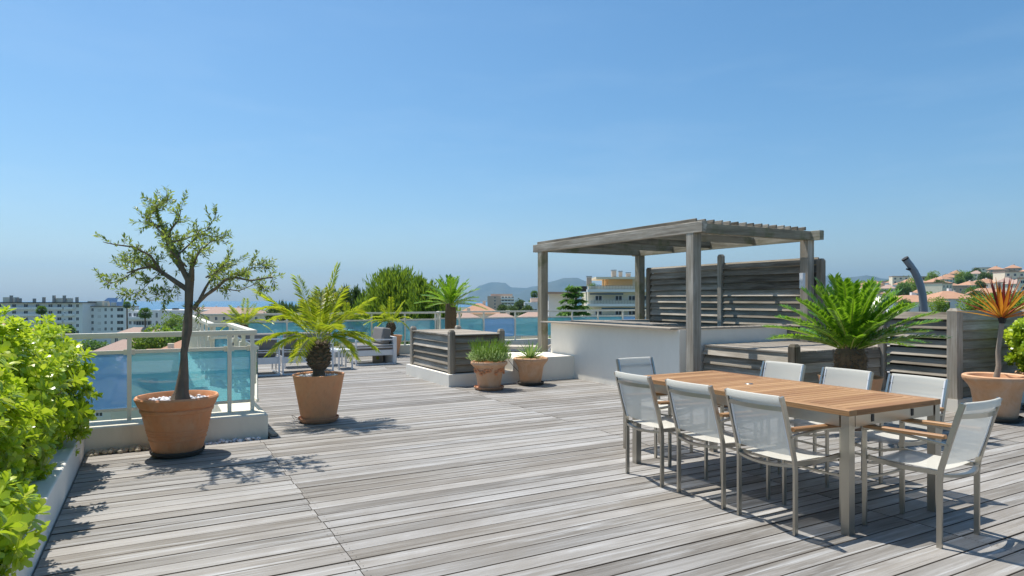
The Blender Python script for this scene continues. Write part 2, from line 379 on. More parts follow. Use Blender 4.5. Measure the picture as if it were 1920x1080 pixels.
# mountains across the bay
m, t, p, o = newmat('mountain'); a = nz(t, coords(t, (1, 1, 1), False), .002, 6, .6)
L(t, ramp(t, a, [(.35, (.03, .05, .035)), (.65, (.08, .09, .06))]), p.inputs['Base Color']); p.inputs['Roughness'].default_value = 1
def ridge(pts, Y, depth, seed):
    b = MB(); px0, px1 = pts[0][0], pts[-1][0]; n = 90; rows = 7; vs = []
    def top(px):
        for (a0, y0), (a1, y1) in zip(pts, pts[1:]):
            if a0 <= px <= a1:
                f = (px-a0)/(a1-a0); f = f*f*(3-2*f); return y0+(y1-y0)*f
        return 566
    for j in range(rows+1):
        q = j/rows; prof = 1-abs(q*2-1)**1.3
        for i in range(n+1):
            px = px0+(px1-px0)*i/n; yy = top(px); D = Y+(q-.5)*depth
            H = (zat(yy, Y)+27)*prof; H *= 1+.10*noise.noise(Vector((px*.05, j*.9, seed)))*(1 if j != rows//2 else .35)
            u = at(px, D, -28+max(0, H)); vs.append(u)
    b.add(vs, [(j*(n+1)+i, j*(n+1)+i+1, (j+1)*(n+1)+i+1, (j+1)*(n+1)+i) for j in range(rows) for i in range(n)])
    return b
for pts, Y, d in (([(868, 566), (885, 543), (900, 533), (925, 526), (945, 527), (960, 537), (985, 538), (1010, 534), (1100, 545), (1250, 560)], 10800, 2200),
                  ([(880, 567), (960, 553), (1000, 537), (1040, 524), (1060, 518), (1080, 517), (1100, 524), (1125, 532), (1250, 530), (1400, 524), (1500, 520), (1545, 513), (1580, 518), (1625, 513), (1660, 519), (1720, 528), (1790, 540), (1900, 548), (2100, 566)], 9300, 2000)):
    ridge(pts, Y, d, Y).build('mountains', 'mountain', smooth=True, kind='structure')
# our own building under the terrace
bb = MB(); bb.box(-3, 16, -6, 7.36, -24, -.30); bb.box(.62, 16, 7.36, 17.2, -24, -.301)
bb.build('rooftop_building', 'concrete', label='pale concrete apartment building carrying the wooden roof terrace', category='building')
# ------------------------------------------------------------------ deck
deck = thing('deck', None, None, kind='structure')
MB().box(-.56, 13, .2, 7.13, -.10, -.045).build('deck_bed', 'dark', deck)
MB().box(1.04, 13, 7.13, 16.5, -.10, -.044).build('deck_bed', 'dark', deck)
segs = []; JIT = {}
pit = .140; j = 0; v = 1.30
while v < 16.45:
    vc = v+pit/2
    left = -.545 if vc < 7.02 else 1.05
    cuts = [left]+[c for c in (.95, 4.25, 7.55, 10.85) if c > left+.3]+[12.6]
    for a, b in zip(cuts, cuts[1:]):
        if b < .0*vc-1.0*0+(-.30*vc) or a > 2.34*vc+1.2: continue
        if vc > 5.6 and a > 8.8: continue
        ka = (round(a, 2), round(vc, 3)); kb = (round(b, 2), round(vc, 3))
        for kk in (ka, kb): JIT.setdefault(kk, random.choice((0, 0, .006, .010, -.010)))
        segs.append((a+(0 if a == left else JIT[ka])+.0022, b+JIT[kb]-.0022, vc, a == left))
    if vc > 7.02 and v < 7.16 and False: pass
    v += pit
segs.sort(key=lambda s: math.hypot((s[0]+s[1])/2*.55, s[2]))
PM = {}
far = MB()
for i, (a, b, vc, lf) in enumerate(segs):
    gap = random.choice((.004, .005, .006, .009, .013)); W = pit-gap; ln = b-a; T = .028
    dz = random.uniform(-.0015, .0015)
    if i < 298:
        o = board('plank', ln, W, T, ((a+b)/2, vc, -T/2+dz), 'deck_wood', deck, (random.uniform(-.006, .006), 0, random.uniform(-.0006, .0006)), .003)
    else:
        far.box(a, b, vc-W/2, vc+W/2, -T, dz); far.m[-6:] = [1, 0, 1, 1, 1, 1]
far.build('planks', ['deck_wood', 'plank_edge'], deck, kind='stuff')
# screw heads along the seams
scw = MB()
for vi in range(108):
    vc = 1.30+pit*(vi+.5)
    for u in (.95, 4.25, 7.55):
        if u < 1 and vc > 7: continue
        for du in (-.03, .03):
            for dv in (-.035, .035):
                scw.add([(u+du+.003*math.cos(k*1.047), vc+dv+.003*math.sin(k*1.047), .0022) for k in range(6)], [tuple(range(6))])
scw.build('screws', 'dark', deck, kind='stuff')
# small raised hatch flap by parapet end
board('trim_board', .34, .07, .02, (1.10, 7.28, .012), 'old_wood', deck, (0, .05, R(90)))
# parapets
def parapet(name, x0, x1, y0, y1, z1, label, z0=-.6, mat='kerb', cope=None):
    o = MB().box(x0, x1, y0, y1, z0, z1).build(name, mat, label=label, category='low wall')
    bv = o.modifiers.new('b', 'BEVEL'); bv.width = .012; bv.segments = 2; return o
parapet('parapet_wall', -3, 1.04, 7.14, 7.56, .235, 'low cream parapet behind the olive pot, under the front glass balustrade')
parapet('parapet_wall', .64, 1.04, 7.563, 9.95, .232, 'short low parapet running back from the corner post of the front balustrade')
parapet('parapet_wall', .50, .86, 9.953, 16.4, .22, 'long low parapet under the left side balustrade')
parapet('parapet_wall', .50, 6.9, 16.403, 16.75, .22, 'low cream parapet under the far balustrade behind the sofas')
parapet('parapet_wall', 6.903, 15, 17.0, 17.35, .22, 'low cream parapet under the far balustrade behind the sun lounger')
parapet('planter_kerb', -.71, -.555, -1, 7.137, .24, 'narrow white kerb of the shrub planter along the left of the deck', mat='white_wall')
MB().box(-2.2, -.712, -1, 7.137, -.3, .17).build('planter_soil', 'soil', kind='structure')
# ------------------------------------------------------------------ glass balustrades
def balustrade(label, p0, p1, posts, z0, mats, zt=1.095, glass_sides=1, endpost=True, group='glass balustrades round the terrace'):
    """rail runs p0 -> p1 in the world; posts = distances along it"""
    p0 = Vector((*p0, 0)); p1 = Vector((*p1, 0)); d = p1-p0; Ln = d.length
    th = thing('balustrade', label, 'railing', p0, math.atan2(d.y, d.x), group)
    b = MB(); b.box(-.04, Ln+.04, -.04, .04, zt-.035, zt); b.box(-.04, Ln+.04, -.028, .028, zt-.05, zt-.0352); b.build('handrail', 'rail_paint', th)
    pr = z0+.65
    for x in posts:
        MB().box(x-.019, x+.019, -.022, .022, z0, zt-.0502).build('post', 'rail_paint', th)
        MB().box(x-.05, x+.05, .0255, .045, pr-.01, pr+.045).build('bracket', 'rail_paint', th)
    off = .055*glass_sides
    MB().box(0, Ln, off-.014, off+.014, pr, pr+.035).build('glazing_rail', 'rail_paint', th)
    MB().box(0, Ln, off-.014, off+.014, z0+.085, z0+.115).build('glazing_rail', 'rail_paint', th)
    ps = sorted(set([0]+list(posts)+[Ln]))
    for i, (a, c) in enumerate(zip(ps, ps[1:])):
        if c-a < .12: continue
        MB().box(a+.006, c-.006, off-.004, off+.004, z0+.1152, pr-.0002).build('glass_pane', mats[i % len(mats)], th)
    return th
balustrade('front glass balustrade behind the potted olive tree', (-2.9, 7.46), (.93, 7.46), [.9, 1.8, 2.69, 3.60, 3.825], .235, ['painted_sky_glass', 'painted_sky_glass', 'painted_sky_glass', 'blue_glass', 'blue_glass'])
balustrade('short side balustrade running back from the front corner post', (.93, 7.50), (.93, 9.80), [.8, 1.6, 2.26], .232, ['blue_glass'], glass_sides=-1)
balustrade('tiny return of balustrade where the side rail steps outward', (.93, 9.86), (.70, 9.86), [.2], .232, ['blue_glass'])
balustrade('long side balustrade beyond the step, left of the sofas', (.70, 9.90), (.70, 16.5), [.03, .95, 1.9, 2.85, 3.8, 4.75, 5.7, 6.5], .22, ['blue_glass'], glass_sides=-1)
balustrade('far glass balustrade behind the grey sofas', (.74, 16.55), (6.75, 16.55), [.03, 1.05, 2.1, 3.15, 4.2, 5.10, 5.97], .22, ['blue_glass'])
balustrade('short angled balustrade joining the two far runs', (6.79, 16.58), (7.0, 17.08), [.03, .5], .22, ['blue_glass'])
balustrade('far glass balustrade behind the lounger and hot tub', (7.05, 17.12), (14.6, 17.12), [.03, .62, 1.4, 2.45, 3.5, 4.5, 5.5, 6.5, 7.5], .22, ['blue_glass', 'blue_glass', 'blue_glass', 'painted_sky_glass', 'blue_glass'])
# ------------------------------------------------------------------ louvred wooden walls
def post(parent, x, y, z0, z1, s=.10, mat='old_wood', cap=True, name='post'):
    b = MB(); h = (z1-z0)
    # local X is up so that the grain runs upward
    c = .006
    q = [(-s/2, -s/2+c), (-s/2+c, -s/2), (s/2-c, -s/2), (s/2, -s/2+c), (s/2, s/2-c), (s/2-c, s/2), (-s/2+c, s/2), (-s/2, s/2-c)]
    t2 = [(a*.62, bq*.62) for a, bq in q]; n = 8
    vs = [(0, *e) for e in q]+[(h-(.035 if cap else 0), *e) for e in q]
    fs = [tuple(range(n))]+[(i, n+i, n+(i+1) % n, (i+1) % n) for i in range(n)]
    if cap:
        vs += [(h, *e) for e in t2]; fs += [(n+i, 2*n+i, 2*n+(i+1) % n, n+(i+1) % n) for i in range(n)]+[tuple(range(3*n-1, 2*n-1, -1))]
    else: fs += [tuple(range(2*n-1, n-1, -1))]
    return b.add(vs, fs).build(name, mat, parent, (x, y, z0)).__setattr__('rotation_euler', (0, R(-90), 0))
def louvres(parent, x0, y0, x1, y1, z0, z1, pitch, nrm, tilt=28, mat='old_wood', W=.125, T=.02, name='slat'):
    """horizontal slats; nrm is +1/-1: which side of the run p0->p1 faces out (left = +1)"""
    d = Vector((x1-x0, y1-y0, 0)); Ln = d.length-.006; ang = math.atan2(d.y, d.x); n = int(round((z1-z0)/pitch))
    for i in range(n):
        z = z1-pitch*(i+.5)
        o = board(name, Ln, W, T, ((x0+x1)/2, (y0+y1)/2, z), mat, parent, ch=.003)
        jt = random.uniform(-3, 3)
        o.rotation_euler = Matrix.Rotation(ang, 4, 'Z').to_3x3().to_4x4().to_euler()
        # width axis of the board (local Y) is turned to near vertical; lower edge out
        m = Matrix.Rotation(ang, 3, 'Z') @ Matrix.Rotation(R(random.uniform(-.25, .25)), 3, 'Y') @ Matrix.Rotation(R(90+nrm*(tilt+jt)), 3, 'X')
        o.rotation_euler = m.to_euler()
# low slatted box beside the lavender pot
th = thing('slatted_box', 'low weathered slatted wooden box with flat lid on white plinth, behind the lavender pot', 'wooden box', (4.20, 9.79, 0))
MB().box(0, 1.19, 0, 2.05, -.04, .2).build('plinth', 'white_wall', th)
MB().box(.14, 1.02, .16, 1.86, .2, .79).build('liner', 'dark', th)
for (x, y) in ((.10, .12), (1.02, .12), (.10, 1.92), (1.02, 1.92)): post(th, x, y, .2, .92, .10)
louvres(th, .10, .17, .10, 1.87, .22, .82, .12, 1, 24)
louvres(th, .15, .12, .97, .12, .22, .82, .12, -1, 22)
louvres(th, 1.03, .17, 1.03, 1.87, .22, .82, .12, -1, 22)
for k in range(14):
    board('lid_board', 1.02, .132, .022, (.56, .12+.138*k+.02, .838), 'lid_wood', th, (0, 0, random.uniform(-.002, .002)))
# white stepped plinth
th = thing('white_step', 'white rendered step between the slatted box and the tall hot tub wall', 'step', (5.395, 9.80, 0))
MB().box(0, 1.255, 0, 1.6, -.04, .41).build('body', 'white_wall', th)
# hot tub enclosure
th = thing('hot_tub_wall', 'tall white rendered hot tub surround with thin wooden coping under the pergola', 'wall', (6.65, 7.0, 0))
MB().box(0, .16, .10, 3.58, -.04, .985).build('side_wall', 'white_wall', th)
MB().box(.163, 2.3, .10, .26, -.04, .985).build('front_wall', 'white_wall', th)
MB().box(.163, 2.3, 3.42, 3.58, -.04, .985).build('back_wall', 'white_wall', th)
MB().box(.17, 2.3, .27, 3.41, .3, .80).build('tub_water', 'blue_cloth', th)
board('coping', 3.60, .33, .025, (.015, 1.93, .998), 'lid_wood', th, (0, 0, Z90))
board('coping', 2.15, .2, .025, (1.3, .18, .998), 'lid_wood', th)
board('coping', 2.15, .2, .025, (1.3, 3.5, .998), 'lid_wood', th)
c_ = thing('tub_cover', 'pale folded boards of the tub cover lying on the coping of the white wall', 'cover', (6.85, 7.9, 1.012))
for k in range(5): board('cover_board', 2.3, .10, .02, (.12+.11*k, 1.25, .012), 'lid_wood', c_, (0, 0, Z90))
# pergola
pg = thing('pergola', 'weathered grey wooden pergola with slatted open roof over the hot tub', 'pergola', (6.66, 6.83, 0))
PW, PD = 2.42, 4.06
for (x, y, z0) in ((0, 0, 0), (0, PD, .41), (PW, 0, .76), (PW, PD, .2)): post(pg, x, y, z0, 2.355, .15, 'mossy_wood' if y else 'old_wood', False)
board('beam', PD+.48, .10, .145, (-.03, PD/2, 2.428), 'old_wood', pg, (0, 0, Z90))
board('beam', PD+.48, .10, .145, (PW+.03, PD/2, 2.428), 'mossy_wood', pg, (0, 0, Z90))
board('cross_beam', PW-.05, .10, .14, (PW/2, -.04, 2.428), 'mossy_wood', pg)
board('cross_beam', PW-.05, .10, .14, (PW/2, PD+.04, 2.428), 'mossy_wood', pg)
for y in (1.05, 2.05, 3.05): board('cross_beam', PW-.05, .05, .12, (PW/2, y, 2.438), 'mossy_wood', pg)
for k in range(15): board('roof_slat', PD+.22, .032, .05, (.0+.163*k-.03, PD/2+.02+random.uniform(-.01, .01), 2.53), 'old_wood', pg, (0, 0, Z90))
# louvred screen behind the tub
sx = 9.228
th = thing('privacy_screen', 'tall louvred wooden privacy screen behind the hot tub', 'screen', (sx, 6.69, 0))
for y, zt in ((0, 2.07), (2.07, 2.26), (4.07, 2.1)): post(th, 0, y, .2, zt, .10)
louvres(th, 0, .055, 0, 2.015, .60, 2.10, .125, 1, 25, W=.126)
louvres(th, 0, 2.125, 0, 4.015, .60, 2.10, .125, 1, 25, W=.126)
MB().box(.07, .075, .05, 4.02, .2, 2.0).build('backing', 'old_wood', th)
tmp = MB().box(-.03, .03, -.03, .03, 0, .24); tmp.box(-.022, .022, -.034, -.0305, .03, .21)
tmp.build('wall_lamp', 'white_metal', None, (8.93, 6.80, 1.60), label='small white box lamp fixed beside the right front pergola post', category='lamp')
# podium right of the pergola
th = thing('slatted_podium', 'waist high slatted wooden platform right of the near pergola post, behind the table', 'platform', (7.05, 5.48, 0))
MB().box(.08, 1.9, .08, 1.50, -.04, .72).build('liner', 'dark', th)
post(th, .03, .03, 0, .86, .11); 
louvres(th, .03, .09, .03, 1.56, .10, .74, .128, 1, 24)
louvres(th, .09, .03, 1.80, .03, .10, .74, .128, -1, 10)
for k in range(12):
    board('top_board', 1.53, .145, .022, (.09+.15*k, .80, .752), 'lid_wood', th, (0, 0, Z90+random.uniform(-.002, .002)))
for k in range(3): board('top_board', .5, .145, .022, (1.95, .11+.15*k, .752), 'lid_wood', th)
# right enclosure
th = thing('slatted_fence', 'chest high slatted wooden enclosure on white plinth at the right', 'fence', (8.89, 4.53, 0))
MB().box(-.02, 3.6, -.02, .22, -.04, .16).build('plinth', 'white_wall', th)
MB().box(-.02, .2, .222, 1.02, -.04, .16).build('plinth', 'white_wall', th)
post(th, .05, .05, .16, 1.31, .13, 'old_wood'); post(th, .03, .98, .16, 1.28, .09)
louvres(th, .05, .12, .05, .93, .17, 1.27, .122, 1, 28, W=.105)
louvres(th, .12, .05, 1.75, .05, .17, 1.27, .122, -1, 10, W=.13)
post(th, 1.80, .05, .16, 1.29, .1)
louvres(th, 1.86, .05, 3.5, .05, .17, 1.27, .122, -1, 10, W=.13)
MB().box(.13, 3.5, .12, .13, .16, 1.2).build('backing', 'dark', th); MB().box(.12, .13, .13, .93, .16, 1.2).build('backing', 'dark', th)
th = thing('slatted_fence', 'rear slatted fence whose top edge shows behind the right enclosure', 'fence', (9.4, 8.6, 0))
post(th, 1.38, 0, .2, 1.36, .12)
louvres(th, .05, 0, 1.30, 0, .5, 1.29, .125, -1, 12); louvres(th, 1.46, 0, 4.6, 0, .5, 1.29, .125, -1, 12)
board('top_rail', 1.25, .12, .03, (.68, 0, 1.30), 'old_wood', th); board('top_rail', 3.1, .12, .03, (3.0, 0, 1.30), 'old_wood', th)
# solar shower
sh = thing('shower', 'slim curved grey shower column rising behind the right slatted enclosure', 'shower', at(1732, 11.6, 0), YAW)
pts = [(.02, 0, 0), (.02, 0, .5), (.015, 0, .95), (0, 0, 1.28), (-.02, 0, 1.50), (-.055, 0, 1.66), (-.10, 0, 1.79), (-.165, 0, 1.92), (-.24, 0, 2.03), (-.325, 0, 2.14)]
smooth_auto(MB().tube(pts, [.064]*4+[.063, .062, .061, .06, .059, .058], 20).build('column', 'pipe_grey', sh))
MB().tube([(-.24, -.02, 1.975), (-.28, -.03, 1.955), (-.33, -.03, 1.965)], [.018, .022, .012], 10).build('shower_head', 'dark', sh)
MB().tube([(-.322, 0, 2.137), (-.338, 0, 2.158)], [.060, .060], 20).build('cap', 'dark', sh)
# ------------------------------------------------------------------ pots
def pot(kind, loc, label, cat='plant pot', s=1.0, name='terracotta_pot', rz=0, sq=1.0):
    th = thing(name, label, cat, loc, rz)
    if kind == 'olive':
        pf = [(.0, .03), (.215, .03), (.235, .06), (.30, .30), (.325, .40), (.338, .408), (.342, .43), (.333, .442), (.352, .455), (.362, .47), (.372, .495), (.385, .515), (.388, .53), (.378, .545), (.36, .545), (.345, .52), (.33, .47), (0, .46)]
        body = MB().lathe(pf, 56, wob=.012); mat = 'terracotta'
        for z, r in ((.20, .2745), (.225, .281), (.25, .2875), (.16, .265)): body.lathe([(r-.006, z-.007), (r+.003, z-.003), (r+.003, z+.003), (r-.006, z+.007)], 56, wob=.012)
        sau, sm = (.255, .05), 'dark_saucer'
    elif kind == 'palm':
        pf = [(0, .03), (.205, .03), (.212, .06), (.305, .54), (.312, .55), (.302, .556), (.288, .55), (.27, .47), (0, .46)]
        body = MB().lathe(pf, 56); mat = 'terracotta_smooth'; sau, sm = (.245, .055), 'terracotta'
    elif kind == 'lavender':
        pf = [(0, .03), (.17, .03), (.18, .06), (.225, .33), (.232, .35), (.25, .365), (.27, .39), (.288, .40), (.295, .42), (.29, .44), (.275, .45), (.26, .44), (.25, .40), (0, .38)]
        body = MB().lathe(pf, 44, wob=.01); mat = 'terracotta_pale'; sau, sm = (.24, .05), 'terracotta'
    else:
        pf = [(0, .03), (.17, .03), (.178, .05), (.215, .30), (.235, .34), (.262, .375), (.285, .40), (.293, .425), (.29, .445), (.275, .455), (.25, .445), (.235, .40), (0, .38)]
        body = MB().lathe(pf, 44); mat = 'terracotta_pale'; sau, sm = (.225, .045), 'dark_saucer'
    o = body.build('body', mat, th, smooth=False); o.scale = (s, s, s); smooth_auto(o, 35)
    r, h = sau
    o = MB().lathe([(0, 0), (r*.84, 0), (r*.97, h*.55), (r, h), (r*.97, h+.004), (r*.93, h*.7), (0, h*.5)], 44).build('saucer', sm, th); o.scale = (s, s, s); smooth_auto(o, 35)
    o = MB().lathe([(0, pf[-1][1]+.012), (pf[-2][0]+.004, pf[-1][1]+.01)], 24).build('soil', 'soil', th); o.scale = (s, s, s)
    if kind == 'lavender':
        g = MB()
        for k in range(9):
            a = R(200+k*20); z0 = .31+.022*math.sin(k*2.1)
            for q in range(7):
                aa = a+random.uniform(-.13, .13); rr = .228+.004
                g.blob((math.cos(aa)*rr, math.sin(aa)*rr, z0+random.uniform(-.035, .025)), random.uniform(.014, .024), 1, flat=.8)
        g.build('garland', 'terracotta', th, smooth=True, kind='stuff')
    return th
def pebbles(label, c, r, n, z, mat='pebble', size=(.012, .026), hole=.05):
    b = MB()
    for i in range(n):
        a = random.uniform(0, 6.283); q = math.sqrt(random.uniform((hole/r)**2, 1))*r
        b.blob((c[0]+math.cos(a)*q, c[1]+math.sin(a)*q, z+random.uniform(-.004, .016)), random.uniform(*size), 1, flat=.65, jit=.25)
    return b.build('pebbles', mat, smooth=True, label=label, category='pebbles', kind='stuff')
PO = cw(-3.07*1.0, 6.0); PP = cw(-2.26, 7.64)
PL = cw((917-960)/FPX*10.35, 10.35); PA = cw((995-960)/FPX*10.95, 10.95)
PC = cw((1868-960)/FPX*7.72, 7.72); PY = cw((1594-960)/FPX*7.2, 7.2)
OPOT = pot('olive', PO, 'large ribbed terracotta pot with white pebbles holding the olive tree', rz=YAW)
OPOT.scale = (.9, .9, 1)
pebbles('white pebbles covering the soil of the olive pot', PO, .295, 230, .485)
PPOT = pot('palm', PP, 'smooth tapered orange terracotta pot holding the large feathery palm', rz=YAW)
PPOT.scale = (.95, .95, 1)
pebbles('white pebbles round the trunk in the smooth palm pot', PP, .255, 170, .515, hole=.09)
pot('lavender', PL, 'garlanded terracotta pot with lavender in front of the slatted box', rz=YAW)
pot('agave', PA, 'wide rimmed pale terracotta pot holding the small spiky agave', rz=YAW)
pot('agave', PC, 'big pale terracotta pot with rolled rim holding the red cordyline', s=1.17, rz=YAW)
pot('palm', PY, 'terracotta pot of the big cycad, mostly hidden behind the dining table', s=1.05, rz=YAW)
pot('palm', cw(2.79+.02, 8.75), 'small terracotta pot glimpsed under the table beyond the chairs', s=.55, rz=YAW)
PS = cw((1962-960)/FPX*8.3, 8.3)
pot('agave', PS, 'pale orange terracotta pot at the right edge holding a leafy green shrub', s=1.1, rz=YAW)
P2 = cw((733-960)/FPX*16.6, 16.6); pot('palm', P2, 'orange terracotta pot beside the far armchair, holding a small palm', s=.93, rz=YAW)
P3 = cw((457-960)/FPX*15.2, 15.2); pot('palm', P3, 'terracotta pot of the leftmost far palm, behind the side balustrade', s=1.0, rz=YAW)
P4 = cw((650-960)/FPX*16.9, 16.9)
o_ = thing('white_pot', 'tall white tapered pot behind the armchair, holding the smallest palm', 'plant pot', P4, YAW)
MB().lathe([(0, .0), (.12, .0), (.21, .62), (.215, .64), (.2, .64), (.19, .6), (0, .58)], 32).build('body', 'white_metal', o_, smooth=True)
P5 = cw((845-960)/FPX*14.0, 14.0); pot('palm', P5, 'terracotta pot of the cycad standing behind the slatted box', s=1.0, rz=YAW)
# loose pebbles along the parapet
b1 = MB(); b2 = MB()
for i in range(70): b1.blob((random.uniform(-.53, -.05), random.uniform(7.03, 7.13), random.uniform(0, .03)), random.uniform(.016, .03), 1, flat=.8)
for i in range(60): b2.blob((random.uniform(.35, .95), random.uniform(7.04, 7.13), random.uniform(-.02, .02)), random.uniform(.014, .028), 1, flat=.7)
b1.build('pebbles', 'tan_pebble', smooth=True, label='tan river pebbles in the corner between planter kerb and parapet', category='pebbles', kind='stuff')
b2.build('pebbles', 'pebble', smooth=True, label='white pebbles along the parapet right of the olive pot', category='pebbles', kind='stuff')
# ------------------------------------------------------------------ cable at the agave pot
MB().tube([cw((953-960)/FPX*11.1, 11.1, .40), cw((962-960)/FPX*11.05, 11.05, .30), cw((974-960)/FPX*11.0, 11.0, .2)], .004, 5).build('cable', 'dark', label='thin dark cable running down the white step to the agave pot', category='cable')
MB().tube([cw(-2.52, 7.70, .02), cw(-2.56, 7.62, .07), cw(-2.53, 7.5, .09), cw(-2.47, 7.42, .06)], .003, 5).build('cable', 'dark', label='short loop of dark hose at the foot of the palm pot', category='cable')
# =================================================================== DINING SET
TU0, TU1, TV0, TV1, TZ = 3.655, 4.63, 2.46, 4.49, .754
tb = thing('dining_table', 'long teak slatted dining table on square stainless steel legs', 'table', (TU0, TV0, 0))
tw, tl = TU1-TU0, TV1-TV0; z = TZ-.0175; e = .075
for x in (.037, tw-.037):
    for (a, b_) in ((0, tl*.72), (tl*.72+.004, tl)):
        board('edge_board', b_-a, e, .035, (x, (a+b_)/2, z), 'teak', tb, (0, 0, Z90), .003)
for y in (.037, tl-.037): board('end_board', tw-.152, e, .035, (tw/2, y, z), 'teak', tb, ch=.003)
n = 30; pitch = (tl-.154)/n
for k in range(n):
    board('slat', tw-.152, pitch-.006, .022, (tw/2, .077+pitch*(k+.5), z+.005), 'teak', tb, (0, 0, random.uniform(-.001, .001)), .003)
for x in (.03, tw-.03):
    for y in (.03, tl-.03): MB().box(x-.027, x+.027, y-.027, y+.027, 0, TZ-.036).build('leg', 'steel', tb)
for x in (.02, tw-.02): MB().box(x-.012, x+.012, .072, tl-.072, TZ-.105, TZ-.0362).build('apron', 'steel', tb)
for y in (.02, tl-.02): MB().box(.072, tw-.072, y-.012, y+.012, TZ-.105, TZ-.0362).build('apron', 'steel', tb)
for y in (.6, 1.0, 1.45): MB().box(.033, tw-.033, y-.02, y+.02, TZ-.075, TZ-.0363).build('support_bar', 'steel', tb)
for x in (.24, .66): MB().box(x-.012, x+.012, .004, .0078, TZ-.085, TZ-.04).build('latch', 'dark', tb)
MB().lathe([(0, .004), (.026, .004), (.032, 0)], 24).build('parasol_cap', 'steel', tb, (tw/2, 1.18, TZ-.0015))
def make_chair():
    th = thing('garden_chair', 'x', 'chair', (0, 0, 0), 0, 'garden chairs round the dining table')
    hw = .215
    for s in (-1, 1):
        x = s*hw
        MB().sweep([(x, -.225, 0), (x, -.225, .38), (x, -.232, .45), (x, -.262, .56), (x*.99, -.325, .78), (x*.985, -.345, .84)], .016, .029, (0, 1, .3)).build('leg', 'steel', th)
        MB().sweep([(x, .215, 0), (x, .215, .605)], .016, .025, (0, 1, 0)).build('leg', 'steel', th)
        b = MB().sweep([(x, -.272, .595), (x, -.05, .612), (x, .225, .618)], .022, .014); b.build('arm_support', 'steel', th)
        board('armrest', .47, .042, .022, (x, -.02, .6335), 'teak', th, (0, R(1.4), Z90), .006)
        MB().sweep([(x*.93, -.215, .425), (x*.93, 0, .415), (x*.93, .215, .43)], .018, .026).build('seat_rail', 'steel', th)
    def arc(y, z, by, bz, w=.205, n=9): return [(-w+2*w*i/(n-1), y+by*(1-((2*i/(n-1))-1)**2), z+bz*(1-((2*i/(n-1))-1)**2)) for i in range(n)]
    MB().sweep(arc(-.225, .415, -.045, -.012), .03, .016).build('stretcher', 'steel', th)
    MB().sweep(arc(.215, .40, .03, -.035), .028, .014).build('stretcher', 'steel', th)
    MB().sweep(arc(.215, .30, -.02, 0), .02, .012).build('stretcher', 'steel', th)
    MB().sweep(arc(-.325, .765, -.045, 0), .014, .026).build('back_bar', 'steel', th)
    # sling seat and back
    b = MB(); nx, ny = 8, 8
    b.add([(-.19+.38*i/nx, -.20+.41*j/ny, .436-.022*math.sin(math.pi*i/nx)*math.sin(math.pi*(.15+.7*j/ny))-(.012 if j == ny else 0)) for j in range(ny+1) for i in range(nx+1)],
          [(j*(nx+1)+i, j*(nx+1)+i+1, (j+1)*(nx+1)+i+1, (j+1)*(nx+1)+i) for j in range(ny) for i in range(nx)])
    b.build('seat', 'sling', th, smooth=True)
    b = MB(); ny = 9; prof = [(-.235, .475), (-.255, .54), (-.275, .60), (-.30, .69), (-.322, .77), (-.338, .825), (-.343, .842), (-.35, .846), (-.358, .84), (-.356, .80)]
    b.add([(-.202+.404*i/nx, y-.022*math.sin(math.pi*i/nx), z) for (y, z) in prof for i in range(nx+1)],
          [(j*(nx+1)+i, j*(nx+1)+i+1, (j+1)*(nx+1)+i+1, (j+1)*(nx+1)+i) for j in range(ny) for i in range(nx)])
    b.build('backrest', 'sling', th, smooth=True)
    for s in (-1, 1): MB().sweep([(s*.196, -.238, .475), (s*.196, -.278, .60), (s*.194, -.34, .83)], .012, .006, (0, 1, .3)).build('sling_edge', 'white_metal', th)
    return th
ch0 = make_chair()
specs = [  # rear-leg centre, facing angle (rotation of local +Y), label
 ((3.39+.225, 2.845), -90, 'white sling armchair on the near long side, closest to the near table leg'),
 ((3.39+.225, 3.41), -90, 'white sling armchair in the middle of the near long side of the table'),
 ((3.385+.225, 4.00), -92, 'white sling armchair at the far end of the near long side of the table'),
 ((4.145, 2.105+.225), 2, 'white sling armchair alone at the near end of the table, at right'),
 ((4.17, 4.86-.12), 180, 'white sling armchair at the far end of the table, before the white wall'),
 ((4.96-.26, 4.03), 91, 'white sling armchair on the far long side nearest the white wall'),
 ((4.94-.26, 3.40), 90, 'white sling armchair on the far long side, in front of the big cycad'),
 ((4.95-.26, 2.84), 89, 'white sling armchair on the far long side nearest the table\'s near end')]
for i, ((x, y), a, lab) in enumerate(specs):
    o = ch0 if i == 0 else copy_tree(ch0)
    o.location = (x, y, .001); o.rotation_euler = (0, 0, R(a)); o['label'] = lab
